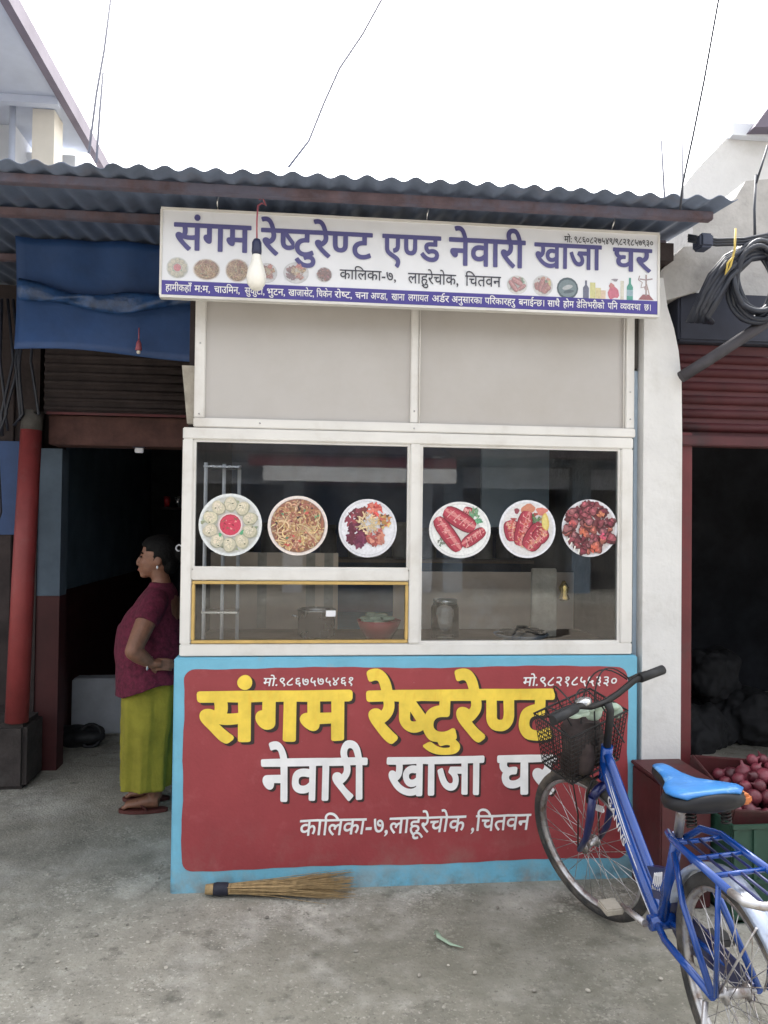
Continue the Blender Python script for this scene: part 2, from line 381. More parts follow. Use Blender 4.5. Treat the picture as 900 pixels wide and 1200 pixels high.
def printed(name, rough=.4):
    m = bpy.data.materials.new(name); m.use_nodes = True; n = m.node_tree.nodes; l = m.node_tree.links; b = n['Principled BSDF']
    a = n.new('ShaderNodeVertexColor'); a.layer_name = 'print'; tc = n.new('ShaderNodeTexCoord')
    nz = n.new('ShaderNodeTexNoise'); nz.inputs['Scale'].default_value = 120; nz.inputs['Detail'].default_value = 4; l.new(tc.outputs['Object'], nz.inputs['Vector'])
    mr = n.new('ShaderNodeMapRange'); mr.inputs[3].default_value = .72; mr.inputs[4].default_value = 1.22; l.new(nz.outputs['Fac'], mr.inputs[0])
    h = n.new('ShaderNodeHueSaturation'); l.new(a.outputs[0], h.inputs['Color']); l.new(mr.outputs[0], h.inputs['Value'])
    l.new(h.outputs[0], b.inputs['Base Color']); b.inputs['Roughness'].default_value = rough
    return m
M['print'] = printed('printed_picture')

def bands(name, col, col2, axis='Z', per=.075, rough=.5, metal=.2):
    """horizontal slat relief for rolling shutters is modelled; this only tints"""
    return mat(name, col, rough, metal, .2, 7, col2=col2)

def darker(m, col, c, r0, r1, amount):
    """a damp patch of its own ragged outline"""
    n = m.node_tree.nodes; l = m.node_tree.links; b = n['Principled BSDF']; src = b.inputs['Base Color'].links[0].from_socket
    tc = n.new('ShaderNodeTexCoord'); nz = n.new('ShaderNodeTexNoise'); nz.inputs['Scale'].default_value = 3.2; nz.inputs['Detail'].default_value = 8; nz.inputs['Roughness'].default_value = .7
    l.new(tc.outputs['Object'], nz.inputs['Vector'])
    d = n.new('ShaderNodeVectorMath'); d.operation = 'DISTANCE'; d.inputs[1].default_value = (c[0], c[1], 0); l.new(tc.outputs['Object'], d.inputs[0])
    ad = n.new('ShaderNodeMath'); ad.operation = 'MULTIPLY_ADD'; ad.inputs[1].default_value = 2.4; l.new(nz.outputs['Fac'], ad.inputs[0]); 
    sb = n.new('ShaderNodeMath'); sb.operation = 'SUBTRACT'; sb.inputs[1].default_value = 1.2; l.new(d.outputs['Value'], sb.inputs[0]); l.new(sb.outputs[0], ad.inputs[2])
    mr = n.new('ShaderNodeMapRange'); mr.inputs[1].default_value = r0; mr.inputs[2].default_value = r1; mr.inputs[3].default_value = amount; mr.inputs[4].default_value = 0
    l.new(ad.outputs[0], mr.inputs[0]); mx = n.new('ShaderNodeMixRGB'); mx.inputs[2].default_value = (*col, 1)
    l.new(mr.outputs[0], mx.inputs[0]); l.new(src, mx.inputs[1]); l.new(mx.outputs[0], b.inputs['Base Color'])

# concrete apron
def concrete_ground():
    m = mat('trodden_concrete', (.34, .32, .27), .92, 0, .16, 5.5, .6, 85)
    add_dirt(m, (.16, .155, .13), 1.5, .49, .62, .8)
    add_dirt(m, (.48, .46, .415), 1.7, .50, .64, .85)
    add_dirt(m, (.10, .095, .080), 8, .55, .68, .75)
    add_dirt(m, (.40, .385, .34), 11, .56, .68, .7)
    add_dirt(m, (.50, .47, .41), 42, .585, .64, .85)
    add_dirt(m, (.11, .10, .085), 60, .58, .66, .75)
    add_dirt(m, (.20, .085, .05), 23, .70, .74, .6)
    n = m.node_tree.nodes; l = m.node_tree.links; b = n['Principled BSDF']
    for sc_, col, lim, tone in ((34, (.56, .53, .47), .17, .50), (75, (.54, .51, .45), .20, .45), (48, (.09, .085, .07), .13, .5), (21, (.50, .48, .43), .11, .55)):   # exposed grit
        src = b.inputs['Base Color'].links[0].from_socket; tc = n.new('ShaderNodeTexCoord')
        vo = n.new('ShaderNodeTexVoronoi'); vo.inputs['Scale'].default_value = sc_; l.new(tc.outputs['Object'], vo.inputs['Vector'])
        nz = n.new('ShaderNodeTexNoise'); nz.inputs['Scale'].default_value = 2.6; nz.inputs['Detail'].default_value = 4; l.new(tc.outputs['Object'], nz.inputs['Vector'])
        th = n.new('ShaderNodeMapRange'); th.inputs[1].default_value = .42; th.inputs[2].default_value = .68; th.inputs[3].default_value = 0; th.inputs[4].default_value = lim*2; l.new(nz.outputs['Fac'], th.inputs[0])
        lt = n.new('ShaderNodeMath'); lt.operation = 'LESS_THAN'; l.new(vo.outputs['Distance'], lt.inputs[0]); l.new(th.outputs[0], lt.inputs[1])
        mu = n.new('ShaderNodeMath'); mu.operation = 'MULTIPLY'; mu.inputs[1].default_value = tone; l.new(lt.outputs[0], mu.inputs[0])
        mx = n.new('ShaderNodeMixRGB'); mx.inputs[2].default_value = (*col, 1); l.new(mu.outputs[0], mx.inputs[0]); l.new(src, mx.inputs[1]); l.new(mx.outputs[0], b.inputs['Base Color'])
    darker(m, (.125, .122, .092), (.75, -.50), .25, 1.05, .62)  # wet, mossy stain before the counter
    darker(m, (.13, .125, .11), (-1.0, .55), .2, .9, .5)  # plain dark grey patch on the alcove floor
    n = m.node_tree.nodes; l = m.node_tree.links; b = n['Principled BSDF']; src = b.inputs['Base Color'].links[0].from_socket
    tc = n.new('ShaderNodeTexCoord'); nz = n.new('ShaderNodeTexNoise'); nz.inputs['Scale'].default_value = 1.6; nz.inputs['Detail'].default_value = 6
    l.new(tc.outputs['Object'], nz.inputs['Vector'])
    mxv = n.new('ShaderNodeMixRGB'); mxv.inputs[0].default_value = .45; l.new(tc.outputs['Object'], mxv.inputs[1]); l.new(nz.outputs['Color'], mxv.inputs[2])
    vo = n.new('ShaderNodeTexVoronoi'); vo.feature = 'DISTANCE_TO_EDGE'; vo.inputs['Scale'].default_value = 1.1; l.new(mxv.outputs[0], vo.inputs['Vector'])
    mr = n.new('ShaderNodeMapRange'); mr.inputs[1].default_value = 0; mr.inputs[2].default_value = .012; mr.inputs[3].default_value = .75; mr.inputs[4].default_value = 0
    l.new(vo.outputs['Distance'], mr.inputs[0])
    nk = n.new('ShaderNodeTexNoise'); nk.inputs['Scale'].default_value = 1.1; nk.inputs['Detail'].default_value = 5; l.new(tc.outputs['Object'], nk.inputs['Vector'])
    sx = n.new('ShaderNodeSeparateXYZ'); l.new(tc.outputs['Object'], sx.inputs[0])
    mk = n.new('ShaderNodeMapRange'); mk.inputs[1].default_value = -.15; mk.inputs[2].default_value = -.75; l.new(sx.outputs['X'], mk.inputs[0])
    mk2 = n.new('ShaderNodeMapRange'); mk2.inputs[1].default_value = .40; mk2.inputs[2].default_value = .62; l.new(nk.outputs['Fac'], mk2.inputs[0])
    m1 = n.new('ShaderNodeMath'); m1.operation = 'MULTIPLY'; l.new(mk.outputs[0], m1.inputs[0]); l.new(mk2.outputs[0], m1.inputs[1])
    m2 = n.new('ShaderNodeMath'); m2.operation = 'MULTIPLY'; l.new(m1.outputs[0], m2.inputs[0]); l.new(mr.outputs[0], m2.inputs[1])
    mx = n.new('ShaderNodeMixRGB'); mx.inputs[2].default_value = (.05, .045, .04, 1); l.new(m2.outputs[0], mx.inputs[0]); l.new(src, mx.inputs[1]); l.new(mx.outputs[0], b.inputs['Base Color'])
    return m
M['ground'] = concrete_ground()

# ------------------------------------------------------------------ ground, road
mb = MB(); S = 400
xs = [-S, -20, -4]+[-4+.2*i for i in range(1, 46)]+[5.2, 20, S]; ys = [-S, -20, -4.6]+[-4.6+.2*i for i in range(1, 58)]+[7, 20, S]
vs = []
for y in ys:
    for x in xs:
        z = 0.0
        if -4 < x < 5 and -4.6 < y < -.15: z = .004*math.sin(x*2.3+y*1.1)*math.sin(y*1.9-x*.7)-.003
        vs.append((x, y, z))
nx = len(xs)
mb.add(vs, [(j*nx+i, j*nx+i+1, (j+1)*nx+i+1, (j+1)*nx+i) for j in range(len(ys)-1) for i in range(nx-1)], True)
tag(mb.build('ground', M['ground']), kind='structure')
tag(MB().box(-200, 200, -11.2, -5.4, -.05, .006).build('road', M['asphalt']), kind='structure')

# ------------------------------------------------------------------ kiosk
KX0, KX1 = -.53, 1.432
kiosk = thing('food_kiosk', 'glazed restaurant kiosk on red and blue painted counter with yellow Devanagari lettering', 'kiosk', (.45, .5, 0))
mb = MB(); mb.box(KX0, KX1, 0, 1.7, -.02, .952, .006); counter = mb.build('counter', M['wallblue'], kiosk)
# red field with rounded, slightly wandering edge
x0, x1, z0, z1, rr = -.487, 1.388, .090, .908, .045
pl = []
for cx, cz, a0 in ((x1-rr, z1-rr, 0), (x0+rr, z1-rr, 90), (x0+rr, z0+rr, 180), (x1-rr, z0+rr, 270)):
    pl += [(cx+rr*math.cos(R(a0+k*15)), cz+rr*math.sin(R(a0+k*15))) for k in range(7)]
pp = []
for i, a in enumerate(pl):
    b = pl[(i+1) % len(pl)]; n_ = max(1, int(math.dist(a, b)/.04))
    for k in range(n_):
        t = k/n_; x = a[0]+(b[0]-a[0])*t; z = a[1]+(b[1]-a[1])*t
        pp.append((x+.0025*math.sin(z*19)+.001*math.sin(z*55), z+.0035*math.sin(x*7+1)+.0012*math.sin(x*41)))
MB().prism(pp, -.002, .004).build('red_field', M['wallred'], counter)
def wall_px(mb, s, pl_, pt, pr, pb, y, tilt=0, **k):
    a = at(pl_, pt, 0); b = at(pr, pt, 0); c = at((pl_+pr)/2, pt, 0); d = at((pl_+pr)/2, pb, 0)
    put_text(mb, s, a.x, b.x, d.z, c.z, y, **k)
mbs, mby = MB(), MB()
for s, l_, t, r_, b_ in (('संगम', 231, 812.5, 413, 867), ('रेष्टुरेण्ट', 429, 811, 650, 867)):
    wall_px(mbs, s, l_, t, r_, b_, -.0035, off=.046, dx=.012, dz=-.010, jitter=.0012, low=.62)
    wall_px(mby, s, l_, t, r_, b_, -.005, off=.04, jitter=.0012, low=.62)
mbs2, mbw = MB(), MB()
for s, l_, t, r_, b_ in (('नेवारी', 306, 890, 431, 936), ('खाजा', 453, 888, 567, 930), ('घर', 582, 886, 652, 929)):
    wall_px(mbs2, s, l_, t, r_, b_, -.0035, off=.032, dx=.008, dz=-.008, jitter=.001)
    wall_px(mbw, s, l_, t, r_, b_, -.005, off=.028, jitter=.001)
for mb_, nm, mm in ((mbs, 'title_shade', 'letshadow'), (mby, 'title_lettering', 'yellow'), (mbs2, 'subtitle_shade', 'letshadow'), (mbw, 'subtitle_lettering', 'white')):
    mb_.build(nm, M[mm], counter)
mb = MB()
wall_px(mb, 'कालिका-७,लाहूरेचोक ,चितवन', 350, 957, 620, 975, -.005, off=.012, slant=.12, jitter=.0008)
mb.build('address_lettering', M['white'], counter)
mb = MB()
wall_px(mb, 'मो.९८६७५७५४६१', 308, 794, 413, 803, -.005, off=.012, slant=.15, jitter=.0006)
wall_px(mb, 'मो.९८२१८५५३३०', 612, 793, 722, 803, -.005, off=.012, slant=.15, jitter=.0006)
mb.build('phone_lettering', M['white'], counter)

# aluminium frame: lower band
YF = .012
def bar(mb, x0, x1, z0, z1, y0=YF, y1=YF+.05, b=.004): mb.box(x0, x1, y0, y1, z0, z1, b)
fr = MB()
FX0, FX1, FZ0, FZ1 = -.512, 1.412, .956, 1.896
bar(fr, FX0, FX1, FZ0, 1.005); bar(fr, FX0, FX1, 1.848, FZ1)
bar(fr, FX0, -.468, 1.005, 1.848); bar(fr, 1.358, FX1, 1.005, 1.848); bar(fr, .432, .478, 1.005, 1.848, YF-.004)
bar(fr, -.468, .432, 1.268, 1.314)
for (a, b, c, d) in ((-.468, .432, 1.314, 1.848), (.478, 1.358, 1.005, 1.848)):      # inner glazing beads
    e = .010
    fr.box(a, b, YF+.010, YF+.034, c, c+e); fr.box(a, b, YF+.010, YF+.034, d-e, d)
    fr.box(a, a+e, YF+.010, YF+.034, c+e, d-e); fr.box(b-e, b, YF+.010, YF+.034, c+e, d-e)
fr.build('window_frame', M['alu'], kiosk)
fr = MB(); UY = .03
UX0, UX1 = -.472, 1.424
bar(fr, UX0, UX1, 1.899, 1.938, UY-.012); bar(fr, UX0, -.428, 1.938, 2.66, UY); bar(fr, 1.384, UX1, 1.938, 2.66, UY)
bar(fr, .432, .466, 1.938, 2.66, UY); bar(fr, UX0, UX1, 2.66, 2.70, UY)
fr.tube([(.470, UY-.003, 1.94), (.470, UY-.003, 2.66)], .003, 6); fr.tube([(1.376, UY+.004, 1.94), (1.376, UY+.004, 2.66)], .003, 6)
fr.build('upper_frame', M['alu'], kiosk)
MB().box(-.428, .432, UY+.014, UY+.03, 1.938, 2.66).build('upper_panel', M['panel'], kiosk)
MB().box(.466, 1.384, UY+.014, UY+.03, 1.938, 2.66).build('upper_panel', M['panel'], kiosk)
for x, z in ((.448, 1.915), (.449, 1.99), (1.404, 2.1), (1.404, 1.98), (-.45, 1.955), (-.45, 2.25), (-.20, 1.92)): MB().ball((x, UY-.013 if z < 1.94 else UY-.001, z), .004, .003, .004, 8).build('screw', M['steel'], kiosk)
MB().box(-.466, .430, YF+.018, YF+.023, 1.316, 1.846).build('glass_pane', M['glass'], kiosk)
MB().box(.480, 1.356, YF+.018, YF+.023, 1.007, 1.846).build('glass_pane', M['glass'], kiosk)
hatch = MB(); e = .013
for a, b, c, d in ((-.466, .430, 1.008, 1.008+e), (-.466, .430, 1.265-e, 1.265), (-.466, -.466+e, 1.008+e, 1.265-e), (.430-e, .430, 1.008+e, 1.265-e)): hatch.box(a, b, YF-.002, YF+.03, c, d, .003)
hatch = hatch.build('sliding_hatch', M['gold'], kiosk)
MB().box(-.452, .416, YF+.012, YF+.016, 1.0215, 1.2515).build('hatch_pane', M['glass'], hatch)
MB().box(.085, .125, YF+.008, YF+.011, 1.118, 1.143).build('white_tag', M['decal'], hatch)
# kiosk shell
MB().box(KX0+.02, KX0+.06, .14, 1.7, .953, 2.66).build('side_wall', M['darkwood'], kiosk)
MB().box(1.38, 1.42, .075, 1.7, .953, 2.66).build('side_wall', M['darkwood'], kiosk)
MB().box(KX0+.06, 1.38, 1.66, 1.7, .953, 2.66).build('back_wall', M['kitchen'], kiosk)
MB().box(KX0+.06, 1.38, .075, 1.66, 2.3, 2.34).build('ceiling', M['plaster'], kiosk)  # out of view; whitened to bounce light into the kitchen
MB().box(KX0+.06, 1.38, .065, .62, .953, .985, .003).build('counter_top', M['counterwood'], kiosk)
MB().box(KX0+.06, 1.38, 1.36, 1.66, 1.28, 1.30).build('shelf', M['counterwood'], kiosk)
MB().box(KX0+.06, .16, .66, .675, .953, 1.36).build('back_board', M['backboard'], kiosk)  # board added to give the lower panes a bright tan band
MB().box(.44, 1.38, .66, .675, .953, 1.27).build('back_board', M['backboard'], kiosk)
for x in (-.24, .0, .09): MB().box(x, x+.045, .655, .66, .986, 1.36).build('pale_strip', M['brickpale'], kiosk)  # pale strips added as the mirrored pillars of the street
MB().box(.62, .64, 1.2, 1.22, .953, 2.3).build('pale_strip', M['plasterblue'], kiosk)
MB().box(.98, 1.37, 1.05, 1.08, 1.5, 2.05).build('notice_panel', M['plasterblue'], kiosk)

# things inside the kiosk
t = thing('plate_rack', 'white upright metal rack seen through the left window pane', 'rack', (-.36, .2, .985))
for x, y in ((-.43, .12), (-.36, .18), (-.30, .24)): MB().tube([(x, y, .986), (x, y, 1.76)], .008, 8).build('upright', M['decal'], t)
for z in (1.12, 1.45, 1.74): MB().box(-.44, -.29, .11, .25, z, z+.008).build('rack_shelf', M['steel'], t)
jb = None
for k in range(11):
    if jb is None: jb = MB().lathe([(.045, 0), (.05, .01), (.05, .13), (.04, .15), (.04, .17), (.046, .172), (.046, .195), (.01, .197)], (0, 0, 0), 14).build('storage_jar', M['jar']); o = tag(jb, 'dim storage jar standing in the row on the back kitchen shelf', 'jar', 'jars on the back kitchen shelf')
    else: o = jb.copy(); COL.objects.link(o)
    o.location = (-.36+.16*k+.02*math.sin(k*5), 1.5, 1.3015); s_ = .85+.3*abs(math.sin(k*2.3)); o.scale = (s_, s_, s_)
t = thing('red_bowl', 'red plastic bowl with greens behind the hatch glass', 'bowl', (.33, .25, .985))
MB().lathe([(.05, 0), (.085, .05), (.10, .09), (.095, .09), (.07, .05), (.01, .015)], (.33, .25, .986)).build('bowl', M['redplastic'], t)
mb = MB()
for k in range(14): mb.ball((.33+random.uniform(-.06, .06), .25+random.uniform(-.06, .06), 1.07+random.uniform(0, .03)), .03, .02, .012, 8)
mb.build('greens', M['leaf'], t)
t = thing('steel_pot', 'dull steel cooking pot standing on the counter behind the hatch', 'pot', (.05, .35, .985))
MB().lathe([(.07, 0), (.085, .01), (.085, .12), (.092, .125), (.085, .13), (.08, .12), (.075, .02), (.01, .015)], (.05, .35, .986)).build('body', M['steel'], t)
MB().tube([(-.035, .35, 1.08), (-.06, .35, 1.085), (-.06, .33, 1.085), (-.035, .33, 1.08)], .005, 6).build('handle', M['steel'], t)
t = tag(MB().lathe([(.02, 0), (.026, .01), (.017, .03), (.024, .06), (.014, .075), (.006, .09)], (1.17, .2, 1.17)).build('brass_bell', M['brass']), 'small brass bell hanging behind the right window pane', 'bell')
tag(MB().box(1.05, 1.17, .30, .32, .99, 1.31, .004, Matrix.Rotation(R(0), 4, 'X')).build('cutting_board', M['brickpale']), 'pale cutting board standing upright behind the right pane', 'board')
t = thing('serving_dish', 'shallow dish holding dark greens behind the right pane low down', 'dish', (.97, .2, .985))
MB().lathe([(.06, 0), (.11, .02), (.125, .035), (.12, .036), (.08, .012), (.01, .006)], (.97, .2, .986)).build('dish', M['oppwall'], t)
mb = MB()
for k in range(16): mb.ball((.97+random.uniform(-.09, .09), .2+random.uniform(-.08, .08), 1.015+random.uniform(0, .03)), .035, .012, .008, 8)
mb.build('greens', M['oppdark'], t)
t = thing('glass_jar', 'clear storage jar with steel lid behind the middle of the right pane', 'jar', (.64, .3, .985))
MB().lathe([(.06, 0), (.065, .01), (.065, .14), (.055, .16), (.05, .16), (.058, .135), (.058, .015), (.01, .01)], (.64, .3, .986)).build('jar_body', M['glass'], t)
MB().lathe([(.056, .162), (.056, .18), (.01, .183)], (.64, .3, .986)).build('lid', M['steel'], t)

# ------------------------------------------------------------------ food stickers
class Pic(MB):
    def __init__(s, cx, cz, y): super().__init__(); s.cx, s.cz, s.y, s.n = cx, cz, y, 0
    def poly(s, pts, col):
        s.n += 1; y = s.y-s.n*2.5e-5
        s.add([(s.cx+a, y, s.cz+b) for a, b in pts], [list(range(len(pts)))], False, col)
    def ell(s, x, z, rx, rz=None, rot=0, col=(1, 1, 1), wob=0, seg=16):
        rz = rz or rx; p = []; ph = random.random()*6
        for k in range(seg):
            a = 2*math.pi*k/seg; w = 1+wob*math.sin(3*a+ph)+wob*.6*math.sin(5*a+ph*2)
            u, v = rx*math.cos(a)*w, rz*math.sin(a)*w
            p.append((x+u*math.cos(rot)-v*math.sin(rot), z+u*math.sin(rot)+v*math.cos(rot)))
        s.poly(p, col)
    def strip(s, pts, w, col):
        n = len(pts); L_ = []; R_ = []
        for i in range(n):
            a = pts[max(0, i-1)]; b = pts[min(n-1, i+1)]; d = math.hypot(b[0]-a[0], b[1]-a[1]) or 1
            nx_, nz_ = -(b[1]-a[1])/d*w/2, (b[0]-a[0])/d*w/2
            L_.append((pts[i][0]+nx_, pts[i][1]+nz_)); R_.append((pts[i][0]-nx_, pts[i][1]-nz_))
        s.n += 1; y = s.y-s.n*2.5e-5; q = L_+R_
        s.add([(s.cx+a, y, s.cz+b) for a, b in q], [(i, i+1, n+i+1, n+i) for i in range(n-1)], False, col)
def jit(c, v=.18):
    k = 1+random.uniform(-v, v); return tuple(min(1, max(0, x*k*(1+random.uniform(-v, v)*.3))) for x in c)
U = random.uniform
def plate(p, r, sq=1.0, rim=(.74, .72, .74), inner=(.66, .64, .66)):
    p.ell(0, 0, r, r*sq, 0, rim, 0, 40); p.ell(0, 0, r*.93, r*sq*.93, 0, tuple(c*.86 for c in rim), 0, 40); p.ell(0, 0, r*.90, r*sq*.90, 0, inner, 0, 40)
def inr(r):
    a = U(0, 6.283); d = r*math.sqrt(random.random()); return d*math.cos(a), d*math.sin(a)
def momo(p, r, k=1):
    plate(p, r, 1, (.70, .72, .72), (.50, .50, .47))
    for i in range(30):
        a = U(0, 6.28); p.ell(r*U(.5, .88)*math.cos(a), r*U(.5, .88)*math.sin(a), r*.07, r*.05, U(0, 3), jit((.30, .33, .22), .4), .2)
    for i in range(10):
        a = 6.283*i/10+.3; x, z = .65*r*math.cos(a), .65*r*math.sin(a)
        p.ell(x, z, .245*r, .215*r, a, jit((.36, .35, .27), .1), .05)
        p.ell(x-.015*r, z+.02*r, .22*r, .19*r, a, jit((.58, .53, .40), .08), .06)
        p.ell(x-.03*r, z+.05*r, .14*r, .115*r, a, jit((.70, .63, .50), .06), .1)
        for j in range(6):
            b = a+j; p.strip([(x, z+.03*r), (x+.08*r*math.cos(b), z+.03*r+.08*r*math.sin(b)), (x+.15*r*math.cos(b+.3), z+.15*r*math.sin(b+.3))], .012*r, jit((.40, .38, .28)))
        p.ell(x+U(-.1, .1)*r, z+U(-.15, .15)*r, .03*r, .02*r, 0, jit((.10, .12, .08)))
    for s_ in ((-.30, -.30), (.36, -.24)): p.ell(s_[0]*r, s_[1]*r, .09*r, .05*r, 1, (.12, .38, .20), .2)
    p.ell(0, 0, .40*r, .39*r, 0, (.62, .50, .50)); p.ell(0, .01*r, .375*r, .365*r, 0, (.72, .62, .60)); p.ell(0, 0, .34*r, .34*r, 0, (.45, .05, .08)); p.ell(.01*r, -.01*r, .32*r, .31*r, 0, (.58, .05, .10))
    for i in range(16):
        x, z = inr(.26*r); p.ell(x, z, U(.02, .07)*r, U(.01, .03)*r, U(0, 3), jit(random.choice([(.75, .28, .30), (.35, .03, .05), (.25, .12, .08)]), .2), .2)
def noodles(p, r):
    plate(p, r, 1, (.78, .70, .66), (.30, .17, .12))
    cols = [(.60, .40, .18), (.68, .50, .26), (.50, .28, .14), (.72, .56, .32), (.38, .16, .11), (.62, .40, .26)]
    for i in range(40):
        x, z = inr(.8*r); p.ell(x, z, U(.06, .14)*r, U(.04, .09)*r, U(0, 3), jit(random.choice([(.22, .08, .09), (.30, .12, .10), (.16, .08, .07), (.42, .20, .10)])), .25)
    for i in range(330):
        x, z = inr(.84*r); a = U(0, 6.28); b = U(-.75, .75); q = []
        for k in range(9):
            if math.hypot(x, z) > .89*r: break
            q.append((x, z)); x += .06*r*math.cos(a); z += .06*r*math.sin(a); a += b*U(.6, 1.4)
        up = z/r
        if len(q) > 2: p.strip(q, U(.026, .048)*r, jit(random.choice(cols if up < .2 else cols[2:]+cols[4:5]*2), .22))
    for i in range(26):
        x, z = inr(.75*r); c = random.choice([(.60, .10, .10), (.12, .30, .16), (.55, .25, .16), (.22, .06, .08), (.08, .05, .05)]); p.ell(x, z, U(.03, .075)*r, U(.02, .035)*r, U(0, 3), jit(c), .25)
def mixed(p, r):
    plate(p, r, 1, (.66, .66, .70), (.72, .72, .76))
    def heap(cx, cz, s, cols, n, w=.10):
        for i in range(n):
            x, z = inr(s*r); p.ell(cx*r+x, cz*r+z, U(.4, 1)*w*r, U(.3, .7)*w*r, U(0, 3), jit(random.choice(cols), .25), .25)
    p_ = 1
    heap(-.42, .30, .30, [(.20, .04, .06), (.28, .05, .07), (.12, .03, .04)], 30, .14)
    heap(-.22, .52, .18, [(.16, .04, .05), (.24, .06, .06)], 12, .14)
    heap(-.40, -.22, .33, [(.14, .025, .06), (.10, .02, .035), (.20, .04, .08)], 34, .16)
    heap(-.22, -.48, .18, [(.14, .025, .06), (.18, .04, .08)], 12, .15)
    heap(.22, .60, .24, [(.60, .10, .08), (.66, .22, .16), (.45, .07, .06)], 26, .12)
    heap(.55, .25, .22, [(.55, .12, .10), (.50, .28, .10), (.14, .07, .05), (.62, .40, .18)], 30, .10)
    heap(.28, -.30, .30, [(.48, .14, .11), (.58, .24, .18), (.34, .08, .07)], 40, .11)
    for i in range(70):
        x, z = inr(.36*r); a = U(0, 3.14); l_ = U(.08, .22)*r; x += -.02*r; z += .14*r
        p.strip([(x-l_*math.cos(a)/2, z-l_*math.sin(a)/2), (x+.02*r, z), (x+l_*math.cos(a)/2, z+l_*math.sin(a)/2)], U(.02, .05)*r, jit((.68, .52, .32), .2))
def sausage(p, x0, z0, x1, z1, w, r):
    w *= 1.3; a = math.atan2(z1-z0, x1-x0); L_ = math.hypot(x1-x0, z1-z0)
    def at_(t, o): return ((x0+(x1-x0)*t-o*math.sin(a))*r, (z0+(z1-z0)*t+o*math.cos(a))*r)
    for wk, c, o in ((1, (.15, .02, .03), 0), (.9, (.33, .035, .06), 0), (.62, (.46, .06, .09), .02), (.25, (.62, .22, .22), .05)):
        q = []
        for k in range(16):
            an = 2*math.pi*k/16; ct = math.cos(an); q.append(at_(.5+.5*math.copysign(abs(ct)**.75, ct), w*wk*math.copysign(abs(math.sin(an))**.6, math.sin(an))+o))
        p.poly(q, c)
    for i in range(26):
        t = U(.08, .92); x, z = at_(t, U(-.8, .8)*w*.8); p.ell(x, z, U(.02, .05)*r, U(.012, .03)*r, a+U(-.5, .5), jit(random.choice([(.55, .14, .15), (.22, .03, .04), (.40, .05, .07), (.68, .35, .32)])), .2)
    for i in range(4):
        t = .2+.2*i; p.strip([at_(t-.03, -w*.5), at_(t, 0), at_(t+.05, w*.55)], .018*r, (.70, .42, .40))
def sausages(p, r):
    plate(p, r, .9, (.72, .72, .72), (.76, .76, .75))
    p.ell(.05*r, -.05*r, .62*r, .5*r, 0, (.60, .58, .56), .05)
    sausage(p, .10, .62, .45, .52, .13, r)
    for i in range(26): x, z = inr(.16*r); p.ell(.45*r+x, .48*r+z*1.4, .06*r, .035*r, U(0, 3), jit((.16, .30, .18), .3), .3)
    for i in range(10): x, z = inr(.1*r); p.ell(.62*r+x, .28*r+z, .06*r, .035*r, U(0, 3), jit((.14, .36, .20), .3), .3)
    for i in range(14): x, z = inr(.16*r); p.ell(-.55*r+x, -.35*r+z, .06*r, .03*r, U(0, 3), jit((.20, .24, .20), .3), .3)
    sausage(p, -.52, .62, .48, .04, .22, r); sausage(p, -.78, .38, .0, -.66, .19, r); sausage(p, .08, -.50, .80, .02, .15, r)
def drumsticks(p, r):
    plate(p, r, 1, (.72, .72, .76), (.66, .64, .64))
    for i in range(30): x, z = inr(.62*r); p.ell(x, z, .1*r, .06*r, U(0, 3), jit(random.choice([(.45, .12, .08), (.55, .30, .20), (.15, .25, .12), (.38, .08, .07)])), .25)
    def leg(x0, z0, x1, z1, w):
        sausage(p, x0, z0, x1, z1, w, r)
        for i in range(26):
            t = U(.05, .95); x = (x0+(x1-x0)*t+U(-.7, .7)*w*.8)*r; z = (z0+(z1-z0)*t+U(-.5, .5)*w)*r
            p.ell(x, z, U(.025, .06)*r, U(.015, .035)*r, U(0, 3), jit(random.choice([(.62, .24, .16), (.50, .10, .07), (.66, .40, .26), (.30, .05, .05)])), .25)
    p.ell(.02*r, .70*r, .26*r, .16*r, .2, (.55, .22, .14), .1); p.ell(-.38*r, .62*r, .09*r, .10*r, 0, (.25, .06, .08), .1); p.ell(.50*r, .62*r, .2*r, .14*r, 0, (.60, .20, .16), .15)
    leg(-.62, .30, -.46, -.42, .22); leg(.02, .62, -.30, -.58, .22); leg(.55, .18, -.02, -.70, .27); leg(.62, .0, .30, -.42, .22)
    p.ell(.62*r, .25*r, .13*r, .30*r, .1, (.62, .46, .12), .05); p.ell(.60*r, .25*r, .09*r, .24*r, .1, (.66, .56, .20), .05)
    for i in range(12): x, z = inr(.14*r); p.ell(.28*r+x, .38*r+z, .05*r, .04*r, U(0, 3), jit((.12, .20, .10), .3), .3)
